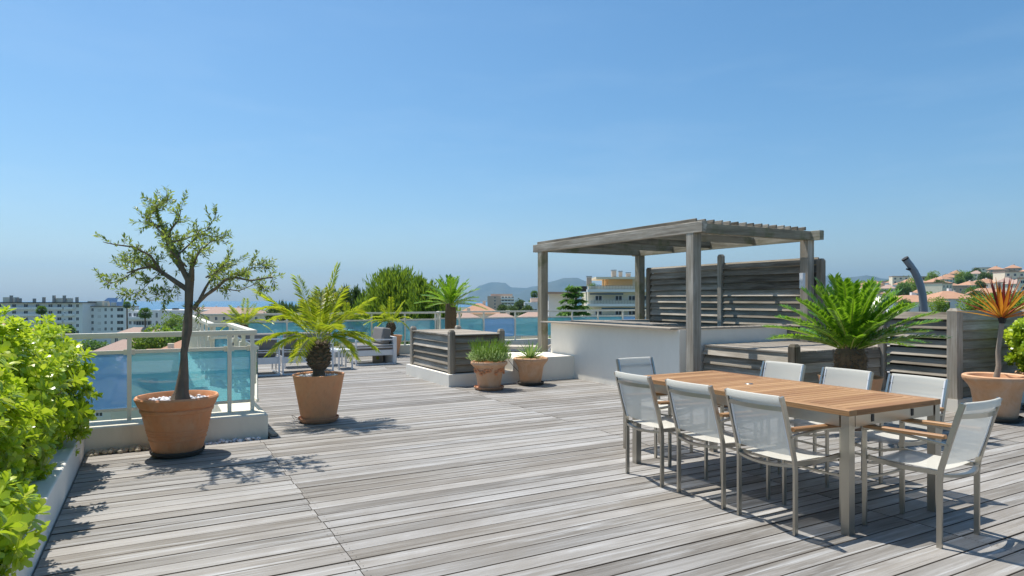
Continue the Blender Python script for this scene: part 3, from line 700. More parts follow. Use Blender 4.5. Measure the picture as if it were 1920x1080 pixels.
# =================================================================== LOUNGE
def frame_box(b, x0, x1, y, z0, z1, r=.028):
    b.box(x0, x0+r, y-r/2, y+r/2, z0, z1); b.box(x1-r, x1, y-r/2, y+r/2, z0, z1)
    b.box(x0+r, x1-r, y-r/2, y+r/2, z1-r, z1); b.box(x0+r, x1-r, y-r/2, y+r/2, z0, z0+r)
def cush(name, th, x0, x1, y0, y1, z0, z1, mat='cushion', rot=None):
    o = MB().box(-(x1-x0)/2, (x1-x0)/2, -(y1-y0)/2, (y1-y0)/2, -(z1-z0)/2, (z1-z0)/2).build(name, mat, th, ((x0+x1)/2, (y0+y1)/2, (z0+z1)/2))
    bv = o.modifiers.new('b', 'BEVEL'); bv.width = min(.045, (z1-z0)*.4, (y1-y0)*.4); bv.segments = 4
    if rot: o.rotation_euler = rot
    return smooth_auto(o, 80)
def sofa(label, loc, rz, Wd):      # back plane at y=0, faces +y
    th = thing('lounge_chair', label, 'armchair', loc, rz, 'white framed lounge seats with grey cushions')
    b = MB(); frame_box(b, 0, Wd, 0, 0, .70)
    b.box(.03, Wd-.03, -.008, .008, .47, .485); b.box(.03, Wd-.03, -.008, .008, .43, .445); b.build('back_frame', 'white_metal', th)
    MB().box(.02, Wd-.02, .02, .78, .22, .34).build('seat_frame', 'white_metal', th)
    for x in (.0, Wd-.028):
        b = MB(); b.box(x, x+.028, .016, .80, .001, .028); b.box(x, x+.028, .80, .83, 0, .56); b.box(x, x+.028, .016, .80, .532, .56)
        b.build('side_frame', 'white_metal', th)
    cush('seat_cushion', th, .04, Wd-.04, .10, .80, .342, .47); cush('back_cushion', th, .04, Wd-.04, .03, .20, .44, .79, rot=(R(6), 0, 0))
    return th
sofa('grey cushioned lounge chair seen from behind, next to the balustrade corner post', (1.16, 12.85, 0), 0, .92)
sofa('wider grey cushioned lounge chair seen from behind, just behind the palm pot', (2.12, 12.85, 0), 0, .96)
# side-on armchair facing left
th = thing('lounge_chair', 'white framed armchair seen side on with upright grey back cushion', 'armchair', (3.80, 13.93, 0), 0, 'white framed lounge seats with grey cushions')
for y in (0, .80):
    b = MB(); b.box(0, .03, y-.014, y+.014, 0, .56); b.box(.03, .84, y-.014, y+.014, .53, .56); b.box(.03, .84, y-.014, y+.014, 0, .028)
    b.box(.03, .84, y-.007, y+.007, .42, .435); b.box(.03, .84, y-.007, y+.007, .37, .385); b.build('side_frame', 'white_metal', th)
MB().box(.842, .92, -.02, .82, 0, .60).build('back_frame', 'white_metal', th)
MB().box(.032, .84, .016, .784, .20, .32).build('seat_frame', 'white_metal', th)
cush('seat_cushion', th, .03, .84, .02, .78, .322, .44); cush('back_cushion', th, .60, .80, .04, .76, .43, .80, rot=(0, R(8), 0))
b = MB().box(-.13, .13, -.12, .12, 0, .19); b.lathe([(.0, 0), (.05, 0)], 16)
o = MB().box(-.12, .12, -.11, .11, 0, .19).build('outdoor_speaker', 'chimney', None, at(710, 14.95, 0), label='small grey cube with green dot on deck under the armchair', category='speaker'); o.rotation_euler = (0, 0, YAW)
MB().tube([(0, -.111, .10), (0, -.118, .10)], [.04, .04], 14).build('dial', 'shrub_leaf', o)
th = thing('coffee_table', 'low white coffee table between the lounge chairs', 'table', (2.35, 14.0, 0))
MB().box(0, 1.2, 0, .65, .30, .34).build('tabletop', 'white_metal', th)
for x in (0, 1.17):
    for y in (0, .62): MB().box(x, x+.03, y, y+.03, 0, .30).build('leg', 'white_metal', th)
th = thing('side_stool', 'low white stool right of the far lounge chairs', 'stool', (3.42, 13.6, 0))
MB().box(-.15, .15, -.35, .2, .36, .40).build('top', 'white_metal', th)
for x in (-.15, .12):
    for y in (-.35, .17): MB().box(x, x+.03, y, y+.03, 0, .36).build('leg', 'white_metal', th)
# sun lounger beyond the step
lg = thing('sun_lounger', 'white framed sun lounger with raised back, beyond the white step', 'sun lounger', at(945, 14.2, 0), YAW+R(-10))
b = MB(); b.box(-.2, 1.75, -.3, -.26, .27, .36); b.box(-.2, 1.75, .34, .38, .27, .36); b.box(-.2, -.16, -.26, .34, .27, .36); b.box(1.71, 1.75, -.26, .34, .27, .36)
b.build('frame', 'white_metal', lg)
for x in (-.1, 1.6):
    for y in (-.29, .34): MB().box(x, x+.04, y, y+.04, 0, .27).build('leg', 'white_metal', lg)
MB().box(-.15, .95, -.25, .33, .362, .42).build('mattress', 'tan_cushion', lg)
o = MB().box(0, .75, -.25, .33, 0, .06).build('backrest', 'tan_cushion', lg, (.96, 0, .37)); o.rotation_euler = (0, R(-22), 0)
MB().sweep([(1.0, -.27, .36), (1.35, -.27, .72)], .03, .03, (0, 1, 0)).build('back_support', 'white_metal', lg)
th = thing('lounger_box', 'brown wooden storage box behind the agave pot', 'box', at(955, 12.6, 0), YAW)
MB().box(-.25, .6, 0, .4, .0, .40).build('body', 'old_wood', th); MB().box(-.27, .62, -.02, .42, .402, .43).build('lid', 'dark', th)
# =================================================================== PLANTS
def bez(p0, p1, p2, t): return p0*(1-t)**2+p1*2*t*(1-t)+p2*t*t
def frond(parent, p0, p1, p2, n, ll, lw, mat, vee=.35, fwd=.7, droop=.25, shape='palm', rib='cycad_rib', name='frond', ribr=.006, start=.16):
    p0, p1, p2 = Vector(p0), Vector(p1), Vector(p2); b = MB()
    pts = [bez(p0, p1, p2, k/10) for k in range(11)]
    b.tube(pts, [ribr*(1-.8*k/10) for k in range(11)], 4, 1, False)
    for i in range(n):
        t = start+(1-start)*(i+.5)/n; p = bez(p0, p1, p2, t); tg = (bez(p0, p1, p2, min(1, t+.02))-bez(p0, p1, p2, t-.02)).normalized()
        sd = tg.cross(Vector((0, 0, 1)))
        if sd.length < .15: sd = tg.cross(Vector((.4, -1, .1)))
        sd.normalize(); up = sd.cross(tg)
        if shape == 'palm': s = math.sin(math.pi*min(1, (t-start*.3)*.93))**.6; f = fwd
        else: s = min(1, (t-start+.04)*6)*(1 if t < .94 else .75); f = fwd*(.5+.7*t)
        for sg in (-1, 1):
            d = (sd*sg*(1 if shape == 'palm' else .85)+tg*f+up*vee*random.uniform(.6, 1.3)+Vector((0, 0, -droop*random.uniform(.3, 1.4)))).normalized()
            d = (d+Vector((random.gauss(0, .05), random.gauss(0, .05), random.gauss(0, .05)))).normalized()
            b.leaf(p, d, up, ll*s*random.uniform(.85, 1.1), lw, 0, droop*.5, 1)
    return b.build(name, [mat, rib], parent)
def dirv(az, el): return Vector((math.cos(az)*math.cos(el), math.sin(az)*math.cos(el), math.sin(el)))
# ---- main feather palm
def date_palm(label, loc, tips, ztr0, ztr1, rt, n, ll, extra=0, Rr=.7, nleaf=52, lw=.016, group=None):
    th = thing('feather_palm', label, 'palm', loc, YAW, group)
    zb = ztr0; H = ztr1-ztr0
    prof = [(.0, 0), (.62, .03), (.60, .10), (.52, .20), (.62, .28), (.90, .36), (1.0, .48), (.96, .62), (.78, .80), (.50, .96), (.2, 1.05)]
    b = MB().lathe([(rt*r*.92, zb+H*z) for r, z in prof], 20)
    o = b.build('trunk', 'palm_bark', th, smooth=True)
    sc_ = MB()
    rows = 8
    for j in range(rows):
        q = .25+.72*j/rows
        r = 0
        for (r0, z0), (r1, z1) in zip(prof, prof[1:]):
            if z0 <= q <= z1: r = r0+(r1-r0)*(q-z0)/(z1-z0)
        for k in range(9):
            a = 2*math.pi*(k+.5*(j % 2))/9+random.uniform(-.16, .16); c, s = math.cos(a), math.sin(a)
            rr = rt*r*.92; z = zb+H*q; ww = rt*.34; hh = H*.085; tx, ty = -s, c
            pr = rt*random.uniform(.18, .36)
            sc_.add([(c*rr*.97-tx*ww, s*rr*.97-ty*ww, z), (c*rr*.97+tx*ww, s*rr*.97+ty*ww, z), (c*(rr+pr)+tx*ww*.45, s*(rr+pr)+ty*ww*.45, z+hh*.9), (c*(rr+pr)-tx*ww*.45, s*(rr+pr)-ty*ww*.45, z+hh*.9),
                     (c*rr*.95, s*rr*.95, z+hh*1.7)], [(0, 1, 2, 3), (3, 2, 4), (0, 3, 4), (1, 4, 2)])
    sc_.build('leaf_bases', 'palm_bark', th, kind='stuff')
    c0 = Vector((0, 0, ztr1-.02))
    alltips = list(tips)
    for k in range(extra):
        a = random.uniform(0, 6.283); e = random.uniform(-.15, 1.0); r = Rr*random.uniform(.75, 1.0)
        alltips.append((math.cos(a)*math.cos(e)*r, math.sin(a)*math.cos(e)*r, math.sin(e)*r))
    for (x, y, z) in alltips:
        tip = c0+Vector((x, y, z)); hz = Vector((x, y, 0)); ln = Vector((x, y, z)).length
        mid = c0+hz*.42+Vector((0, 0, max(z, .0)*.62+ln*.34 if z < .55*ln else z*.58))
        b0 = c0+hz.normalized()*rt*.25 if hz.length > .01 else c0
        frond(th, b0, mid, tip, nleaf, ll*random.uniform(.85, 1.1), lw, 'palm_leaf', .22, .85, .28)
    return th
S1 = 7.64/FPX
def tp(px, py, y): return ((px-590)*S1, y, (640-py)*S1)
date_palm('large potted feather palm in the middle of the deck, fronds arching wide', PP, [
    tp(626, 494, .0), tp(543, 516, .1), tp(478, 541, -.1), tp(692, 556, -.05), tp(624, 537, .3), tp(473, 640, .05), tp(482, 598, .35), tp(690, 652, .2), tp(692, 632, -.1),
    tp(500, 575, -.35), tp(668, 662, -.35), tp(600, 540, -.1), tp(520, 655, -.4), tp(655, 585, .45), tp(560, 590, .55), tp(575, 665, -.55), tp(640, 610, -.45), tp(545, 560, .45)],
    .50, .935, .135, 0, .20, 0, .62, 54, .0095)
# twigs of far palms
date_palm('leftmost small feather palm, behind the side balustrade', P3, [(-.62, .1, .05), (.65, .1, .05), (.05, 0, .62), (-.4, .2, .35), (.38, -.2, .36), (-.55, -.2, -.2), (.6, .2, -.15), (.1, .4, .5)], .55, .84, .11, 0, .14, 8, .6, 38, .013)
date_palm('small feather palm in the orange pot beside the far armchair', P2, [(-.6, .0, .12), (-.5, .1, -.25), (.0, .0, .66), (.35, .0, .58), (.52, .1, .12), (.58, .0, -.3), (-.25, .2, .45), (-.66, -.1, -.02)], .52, .84, .12, 0, .14, 8, .55, 38, .013)
date_palm('smallest feather palm in the white pot behind the armchair', P4, [(-.5, .0, .12), (.0, .0, .5), (.4, .0, .4), (.5, .1, .05), (-.3, .2, .35)], .62, .86, .08, 0, .12, 7, .5, 34, .013)
# ---- cycads
def cycad(label, loc, z0, z1, rt, Rr, nf, nleaf, ll, lw, elmin=-.12):
    th = thing('cycad', label, 'cycad', loc, YAW)
    H = z1-z0
    MB().lathe([(0, z0), (rt*.92, z0), (rt*.98, z0+H*.3), (rt, z0+H*.7), (rt*.85, z1), (rt*.4, z1+.03), (0, z1+.05)], 22).build('trunk', 'fibre', th, smooth=True)
    b = MB()
    for i in range(520 if nf > 40 else 160):
        a = random.uniform(0, 6.283); z = random.uniform(z0, z1); d = dirv(a, random.uniform(-.7, .5))
        b.leaf((math.cos(a)*rt*.93, math.sin(a)*rt*.93, z), d, (0, 0, 1), random.uniform(.02, .045), .016, 0, .1, 2)
    b.build('trunk_scales', 'palm_bark', th, kind='stuff')
    gold = 2.39996
    for i in range(nf):
        q = (i+.5)/nf; el = elmin+(1.38-elmin)*q**1.1; az = i*gold+random.uniform(-.12, .12)
        r = Rr*(1.0-.05*q)*random.uniform(.88, 1.05); d = dirv(az, el)
        c0 = Vector((0, 0, z1))+Vector((math.cos(az), math.sin(az), 0))*rt*.6*(1-q*.7)
        tip = c0+d*r+Vector((0, 0, -.03*r*math.cos(el))); mid = c0+dirv(az, min(1.5, el+.22))*r*.55
        frond(th, c0, mid, tip, nleaf, ll, lw, 'cycad_leaf', .30, .75, .0, 'cycad', ribr=.008, start=.08)
    return th
cycad('large bright green cycad with stiff crown behind the dining table', PY, .58, .875, .165, .83, 50, 62, .118, .027, .10)
cycad('cycad with thick dark trunk behind the slatted box', P5, .46, 1.32, .125, .66, 28, 30, .12, .028, -.15)
# ---- agave
ag = thing('agave', 'small spiky green agave in the wide rimmed pot', 'agave', PA, YAW)
def blade(parent, p0, d, ln, wd, bend, mat, name='leaf', seg=6, fold=.25, tipw=.0):
    b = MB(); p0 = Vector(p0); d = Vector(d).normalized(); sd = d.cross(Vector((0, 0, 1)))
    if sd.length < .05: sd = Vector((1, 0, 0))
    sd.normalize(); vs = []; p = p0.copy()
    for i in range(seg+1):
        t = i/seg; w_ = wd*(.55+.9*t if t < .4 else max(tipw, (1-t)/.6*.91+.0)); up = sd.cross(d)
        vs += [p-sd*w_/2, p-up*w_*fold, p+sd*w_/2]
        d = (d+Vector((0, 0, -bend/seg))).normalized(); p = p+d*ln/seg
    fs = []
    for i in range(seg):
        for k in range(2): fs.append((i*3+k, i*3+k+1, (i+1)*3+k+1, (i+1)*3+k))
    return b.add(vs, fs).build(name, mat, parent, smooth=True)
for i in range(46):
    q = (i+.5)/46; el = -.05+1.4*q; az = i*2.39996; d = dirv(az, el)
    blade(ag, (math.cos(az)*.03, math.sin(az)*.03, .45), d, random.uniform(.26, .34), .042, .25, 'agave_leaf')
# ---- cordyline
co = thing('cordyline', 'orange and dark red cordyline on a bare slanting stem, at right', 'cordyline', PC, YAW)
smooth_auto(MB().tube([(.0, 0, .42), (.005, 0, .52), (.03, 0, .64), (.02, 0, .80), (.05, 0, 1.0), (.07, 0, 1.17)], [.035, .03, .028, .026, .026, .024], 12, wob=.3).build('stem', 'cord_bark', co), 60)
MB().tube([(.07, 0, 1.14), (.07, 0, 1.2), (.07, 0, 1.25)], [.03, .045, .02], 10).build('leaf_crown', 'dark', co)
for i in range(50):
    q = (i+.5)/50; el = .25+1.25*q**.8; az = i*2.39996; d = dirv(az, el)
    m_ = 'cord_dark' if q > .72 or random.random() < .12 else 'cord_leaf'
    blade(co, (.07+math.cos(az)*.015, math.sin(az)*.015, 1.20+.03*q), d, random.uniform(.42, .55), .042, .12 if q > .4 else .28, m_, fold=.3)
# ---- lavender
lv = thing('lavender', 'bushy grey green lavender in the garlanded pot', 'lavender', PL, YAW)
b = MB()
for i in range(2600):
    a = random.uniform(0, 6.283); r = .30*math.sqrt(random.random()); bx = math.floor(3*random.random())
    cx, cy = ((-.14, -.05), (.08, -.08), (.16, .08))[bx]; rr = .16*math.sqrt(random.random())
    e = dirv(a, random.uniform(.3, 1.5)); p = Vector((cx, cy, .42))+Vector((e.x*rr*1.35, e.y*rr*1.35, e.z*rr*1.35*random.uniform(.6, 1.2)))
    b.leaf(p, (e+Vector((random.gauss(0, .3), random.gauss(0, .3), .5))).normalized(), (random.gauss(0, 1), random.gauss(0, 1), .2), random.uniform(.045, .08), .013, 0, .1, 1)
b.build('foliage', 'lavender_leaf', lv, kind='stuff')
b = MB()
for i in range(330):
    a = random.uniform(0, 6.283); r = .24*math.sqrt(random.random()); p = Vector((math.cos(a)*r, math.sin(a)*r*.8, .50)); d = Vector((math.cos(a)*.35+.1, math.sin(a)*.3, 1)).normalized()
    d = (d+Vector((random.gauss(0, .13), random.gauss(0, .13), 0))).normalized(); ln = random.uniform(.14, .34)
    b.sweep([p, p+d*ln*.6, p+d*ln+Vector((d.x*.03, 0, -.01))], .0035, .0035); b.leaf(p+d*ln*.93, d, (1, 0, .1), .05, .009, 0, 0, 1)
b.build('flower_stems', 'lavender_stem', lv, kind='stuff')
# ---- olive tree
ol = thing('olive_tree', 'small potted olive tree with bare trunk and sparse spreading crown', 'olive tree', PO, YAW)
S2 = 6.0/FPX
def op(px, py, y=0): return Vector(((px-333)*S2, y, (742-py)*S2+.538))
tk = [op(338, 752), op(340, 735), op(344, 700), op(346, 660), op(351, 620), op(352, 585), op(355, 550), op(356, 520)]
smooth_auto(MB().tube(tk, [.060, .046, .036, .033, .031, .030, .030, .028], 18, wob=.75).build('trunk', 'bark', ol), 70)
brs = [([(352, 545), (330, 528), (305, 512), (285, 500), (262, 503), (238, 512)], .026, 0),
       ([(354, 530), (342, 505), (330, 480), (312, 450), (297, 425), (284, 400), (277, 372)], .028, .05),
       ([(356, 525), (359, 505), (357, 490)], .032, 0), ([(357, 495), (368, 470), (380, 450), (395, 443)], .014, .1),
       ([(362, 580), (372, 566), (388, 553), (410, 540), (430, 524), (450, 521), (480, 527), (520, 520)], .022, -.05),
       ([(376, 562), (380, 540), (388, 520), (400, 505), (425, 492)], .016, .1),
       ([(310, 448), (330, 430), (350, 415), (362, 398)], .011, -.1), ([(297, 425), (275, 418), (256, 410), (252, 398)], .010, .1),
       ([(305, 512), (290, 480), (265, 465), (240, 462), (225, 458)], .012, -.12), ([(285, 500), (255, 488), (225, 490), (205, 487)], .009, .12),
       ([(340, 505), (320, 495), (300, 480), (280, 455), (272, 440)], .012, .2), ([(358, 530), (375, 505), (400, 480), (420, 470)], .013, -.2),
       ([(430, 524), (455, 508), (470, 500), (490, 502)], .008, .05), ([(262, 503), (235, 522), (210, 532), (192, 525)], .006, 0),
       ([(300, 512), (288, 530), (280, 545), (268, 556)], .005, -.1), ([(284, 400), (300, 385), (320, 380), (322, 368)], .007, -.05),
       ([(330, 480), (345, 455), (352, 435), (385, 440)], .010, .15), ([(362, 575), (375, 590), (360, 570)], .004, 0),
       ([(315, 455), (335, 445), (360, 425), (366, 390)], .008, .2), ([(350, 500), (335, 470), (350, 450), (340, 420)], .010, -.25), ([(410, 540), (440, 545), (470, 530), (480, 545)], .006, .1),
       ([(330, 530), (322, 545), (312, 553), (290, 556)], .004, .0), ([(388, 520), (410, 515), (440, 500), (455, 492)], .008, -.15)]
bb = MB(); lf = MB(); anchors = []
for pts, r, dy in brs:
    P = []
    for i, (x, y) in enumerate(pts):
        f_ = i/(len(pts)-1); P.append(op(x, y, dy*f_*2.2+random.uniform(-.02, .02)))
    k = len(P); bb.tube(P, [r*(1-.75*i/(k-1)) for i in range(k)], 7, 0, True, .3)
    for i in range(k-1):
        for q in range(7):
            f_ = (q+random.random())/7; pos = P[i].lerp(P[i+1], f_); g_ = (i+f_)/(k-1)
            if g_ > .30 or r < .013: anchors.append((pos, (P[i+1]-P[i]).normalized()))
for pos, dr in anchors:
    if random.random() < .30: continue
    d = (dr*.7+Vector((random.gauss(0, .7), random.gauss(0, .8), random.gauss(.25, .6)))).normalized(); ln = random.uniform(.05, .17)
    p1 = pos+d*ln*.5+Vector((0, 0, .01)); p2 = pos+d*ln
    bb.sweep([pos, p1, p2], .0028, .0028)
    n_ = int(ln/.014)
    for k in range(n_):
        f_ = (k+1)/n_; q = pos+(p2-pos)*f_; s = d.cross(Vector((random.gauss(0, 1), random.gauss(0, 1), random.gauss(0, 1)))).normalized()
        for sg in (-1, 1):
            lf.leaf(q, d*.8+s*sg+Vector((0, 0, .15)), Vector((random.gauss(0, .5), random.gauss(0, .5), 1)), random.uniform(.036, .056), random.uniform(.013, .019), 0, .08, 1)
bb.build('branches', 'bark', ol); lf.build('leaves', 'olive_leaf', ol, kind='stuff')
# ---- leafy shrubs
def rosette(seed, L0=.048):
    random.seed(seed); b = MB()
    for ring, (nn, el, s) in enumerate(((6, .15, 1), (5, .6, .95), (4, 1.05, .7))):
        for k in range(nn):
            a = 2*math.pi*k/nn+ring*.5+random.uniform(-.25, .25); d = dirv(a, el+random.uniform(-.2, .2)); ln = L0*s*random.uniform(.8, 1.15)
            sd = d.cross(Vector((0, 0, 1))).normalized(); up = sd.cross(d); base = Vector((0, 0, .012*ring)); w_ = ln*.24
            vs = [base, base+d*ln*.45+sd*w_*.75+up*.002, base+d*ln*.45-sd*w_*.75+up*.002, base+d*ln*.82+sd*w_*.9-up*ln*.03, base+d*ln*.82-sd*w_*.9-up*ln*.03, base+d*ln-up*ln*.10]
            b.add(vs, [(0, 1, 2), (2, 1, 3, 4), (4, 3, 5)])
    return b
ROS = [rosette(s, .060) for s in range(6)]; ROSM = [r.mesh('leaf_cluster', 'shrub_leaf', True) for r in ROS]
random.seed(5)
def shrub(label, loc, rad, zc, n, nparts, seedv, group=None, z0=.15, low=.0, sc=1.0, clear=None):
    th = thing('shrub', label, 'shrub', loc, 0, group); spots = []
    rx, ry, rz_ = rad; cx = Vector((0, 0, zc)); br = MB()
    for i in range(n):
        d = Vector((random.gauss(0, 1), random.gauss(0, 1), random.gauss(0, 1))).normalized()
        bump_ = .98+.30*noise.noise(d*2.3+Vector((seedv, 0, 0)))+.22*noise.noise(d*6+Vector((0, seedv, 0)))
        q = bump_*(random.random()**.28); p = cx+Vector((d.x*rx*q, d.y*ry*q, d.z*rz_*q))
        if p.z < z0+low: continue
        if clear and clear(p+Vector(loc)): continue
        spots.append((p, (d+Vector((random.gauss(0, .35), random.gauss(0, .35), .5+random.gauss(0, .3)))).normalized()))
    cl = Vector((0, 0, EYE))-Vector(loc)
    spots.sort(key=lambda s: (s[0]-cl).length)
    jo = MB()
    for i, (p, d) in enumerate(spots):
        rot = d.to_track_quat('Z', 'Y').to_matrix() @ Matrix.Rotation(random.uniform(0, 6), 3, 'Z'); s = random.uniform(.8, 1.6)*sc; k = i % 6
        if i < nparts: link(ROSM[k], 'leaf_cluster', th, p, rot.to_euler(), s)
        else:
            jo.v_ = None; jo.add([rot @ (Vector(v)*s)+p for v in ROS[k].v], ROS[k].f)
        if i % 9 == 0:
            root = Vector((random.uniform(-.15, .15), random.uniform(-.2, .2), z0)); br.tube([root, root.lerp(p, .5)+Vector((0, 0, .05)), p], [.008, .005, .002], 4, 0, False)
    jo.build('foliage', 'shrub_leaf', th, smooth=True, kind='stuff')
    br.build('branches', 'bark', th, kind='stuff')
    return th
G = 'pittosporum shrubs in the left planter'
clr = lambda p: p.x > -.36 and False
shrub('light green leafy shrub in the left planter, nearest the camera', (-1.02, 3.15, 0), (.45, .62, .50), .62, 700, 90, 1.3, G)
shrub('light green leafy shrub in the left planter, second from the camera', (-1.05, 4.25, 0), (.47, .65, .56), .68, 850, 80, 2.7, G)
shrub('light green leafy shrub in the left planter, third from the camera', (-1.03, 5.35, 0), (.50, .66, .58), .70, 900, 70, 4.1, G)
shrub('light green leafy shrub at the far corner of the planter, before the balustrade', (-.98, 6.42, 0), (.52, .62, .56), .70, 900, 60, 5.9, G)
shrub('low sprawling light green shrub spilling over the white kerb at the bottom left', (-.74, 3.72, 0), (.26, .34, .22), .36, 170, 40, 9.9, G)
shrub('bright green leafy shrub in the terracotta pot at the right edge', (PS.x, PS.y, 0), (.40, .40, .36), .84, 700, 60, 8.2, None, .5)
# =================================================================== BACKGROUND
def spray_tree(label, px, Y, zb, blobs, n, mat, sp=(.5, .9), wdt=.16, vert=.8, name='tree', cat='tree', tr=.25, group=None, tube_mat='bark'):
    loc = at(px, Y, zb); th = thing(name, label, cat, loc, YAW, group)
    zt = max(b[2] for b in blobs)-zb
    MB().tube([(0, 0, 0), (tr*.3, 0, zt*.5), (0, 0, zt)], [tr, tr*.7, tr*.25], 8).build('trunk', tube_mat, th)
    b = MB(); tot = sum(q[3]*q[4] for q in blobs)
    for (bx, by, bz, rx, rz) in blobs:
        for i in range(int(n*rx*rz/tot)):
            d = Vector((random.gauss(0, 1), random.gauss(0, 1), random.gauss(0, 1))).normalized(); q = (random.random()**.30)*(1+.42*noise.noise(d*2.6+Vector((bx, bz, px*.1)))+.38*noise.noise(d*7+Vector((bz, px*.1, bx))))
            p = Vector((bx+d.x*rx*q, by+d.y*rx*q, bz-zb+d.z*rz*q))
            dd = (d*(1-vert)+Vector((random.gauss(0, .22), random.gauss(0, .22), vert))).normalized()
            ln = random.uniform(*sp)
            b.leaf(p-dd*ln*.4, dd, (random.gauss(0, 1), random.gauss(0, 1), .2), ln, wdt, 0, .05, 1)
    b.build('crown', mat, th, kind='stuff') if False else b.build('crown', mat, th)
    return th
k = 55/FPX
def bl(px, py, c, Y, rx, rz, dy=0): return ((px-c)/FPX*Y, dy, zat(py, Y), rx/FPX*Y, rz/FPX*Y)
spray_tree('big rounded bright green tree rising beyond the far balustrade', 745, 55, -22, [bl(742, 545, 745, 55, 52, 40), bl(720, 560, 745, 55, 40, 34, .6), bl(775, 562, 745, 55, 42, 34, -.4), bl(745, 590, 745, 55, 68, 36), bl(700, 590, 745, 55, 40, 30), bl(738, 526, 745, 55, 30, 22)], 9000, 'pine_leaf', (.35, .75), .11, .72)
spray_tree('lower green tree touching the right of the big rounded tree', 806, 50, -22, [bl(800, 565, 806, 50, 34, 34), bl(822, 590, 806, 50, 34, 26), bl(785, 540, 806, 50, 14, 22)], 3600, 'pine_leaf', (.35, .7), .11, .72)
spray_tree('dark feathery tree left of the big rounded tree', 655, 62, -22, [bl(655, 570, 655, 62, 28, 26), bl(648, 552, 655, 62, 8, 16), bl(667, 552, 655, 62, 7, 14), bl(690, 575, 655, 62, 30, 30), bl(640, 595, 655, 62, 45, 24)], 3600, 'pine_dark', (.4, .8), .10, .8)
spray_tree('dark feathery tree behind the palm fronds, above the far rail', 610, 70, -22, [bl(605, 570, 610, 70, 28, 22), bl(622, 560, 610, 70, 12, 18), bl(580, 588, 610, 70, 40, 18), bl(625, 590, 610, 70, 34, 22)], 3000, 'pine_dark', (.45, .9), .12, .8)
spray_tree('low dark tree left of the palm fronds near the sea horizon', 530, 90, -22, [bl(530, 583, 530, 90, 24, 16), bl(548, 592, 530, 90, 26, 14), bl(512, 592, 530, 90, 14, 10)], 1500, 'pine_dark', (.5, .9), .14, .8)
# cedar
th = thing('cedar_tree', 'layered green cedar beyond the pergola legs', 'tree', at(1076, 46, -22), YAW)
MB().tube([(0, 0, 0), (0, 0, 14), (.15, 0, 24.3)], [.4, .28, .04], 8).build('trunk', 'bark', th)
b = MB()
for j in range(13):
    z = 24.1-.42*j; r = .35+.22*j
    for a_ in range(8+j):
        az = random.uniform(0, 6.283); rr = r*random.uniform(.7, 1.15)
        for q in range(16):
            f_ = (q+1)/16; p = Vector((math.cos(az)*rr*f_, math.sin(az)*rr*f_, z+.25*math.sin(f_*2.2)-.35*f_*f_*r*.5))
            for e in range(3):
                d = Vector((math.cos(az)+random.gauss(0, .6), math.sin(az)+random.gauss(0, .6), random.gauss(-.35, .3)))
                b.leaf(p, d, (0, 0, 1), random.uniform(.25, .45), .11, 0, .2, 1)
b.build('crown', 'cedar_leaf', th)
# generic round trees (shared meshes)
def round_tree(seed, mat):
    random.seed(seed); th = thing('tree', 'x', 'tree')
    MB().tube([(0, 0, 0), (.1, 0, 2.5), (0, .1, 4)], [.25, .18, .08], 6).build('trunk', 'bark', th)
    b = MB(); bl_ = [(random.uniform(-1.2, 1.2), random.uniform(-1.2, 1.2), random.uniform(3.2, 5), random.uniform(1.2, 2.0)) for _ in range(7)]
    for (x, y, z, r) in bl_:
        for i in range(260):
            d = Vector((random.gauss(0, 1), random.gauss(0, 1), random.gauss(0, 1))).normalized(); p = Vector((x, y, z))+d*r*(random.random()**.25)
            b.leaf(p, (d+Vector((random.gauss(0, .6), random.gauss(0, .6), random.gauss(0, .6)))), (random.gauss(0, 1), random.gauss(0, 1), 1), .42, .30, 0, .1, 1)
    b.build('crown', mat, th); return th
RT = [round_tree(31, 'tree_leaf'), round_tree(32, 'pine_leaf'), round_tree(33, 'pine_dark')]
used = [False]*3
random.seed(77)
def put_tree(k, px, Y, s, label, z=None, group=None, sz=None):
    p = at(px, Y); p.z = hgt(p) if z is None else z
    o = RT[k] if not used[k] else copy_tree(RT[k]); used[k] = True; kids_ = KID.setdefault(RT[k].name, kids(RT[k]))
    o.location = p; o.rotation_euler = (0, 0, random.uniform(0, 6)); o.scale = (s, s, sz or s); o['label'] = label
    if group: o['group'] = group
    elif 'group' in o: del o['group']
    return o
for c in RT: KID[c.name] = kids(c)
put_tree(0, 182, 175, 1.6, 'round dark green tree under the left handrail, by the white apartment block', zat(672, 175)-2.0, sz=1.1)
put_tree(1, 300, 120, 1.25, 'bright green tree seen over the glass left of the olive trunk', zat(668, 120)-2.5)
put_tree(0, 325, 125, 1.3, 'dark green tree just left of the olive trunk, under the handrail', zat(666, 125)-2.5)
put_tree(1, 272, 118, 1.0, 'light green tree at the foot of the tall fan palm', zat(668, 118)-2.0)
put_tree(0, 345, 118, 1.2, 'green tree partly hidden by the olive trunk', zat(668, 118)-2.5)
put_tree(1, 325, 190, 1.2, 'small bright tree before the white modern building', zat(622, 190)-2.5)
put_tree(2, 975, 330, 1.6, 'dark round tree right of the pinkish tower block', zat(592, 330)-2)
put_tree(0, 1000, 260, 1.3, 'green tree above the far rail left of the pergola post', zat(590, 260)-2.5)
put_tree(2, 945, 240, 1.1, 'small dark tree in front of the pinkish tower block', zat(596, 240)-2.0)
for px, Y in ((960, 200), (990, 190), (905, 210)): put_tree(2, px, Y, 1.0, 'dark low tree among the roofs above the far balustrade', zat(598, Y)-2.4, 'trees among the near roofs')
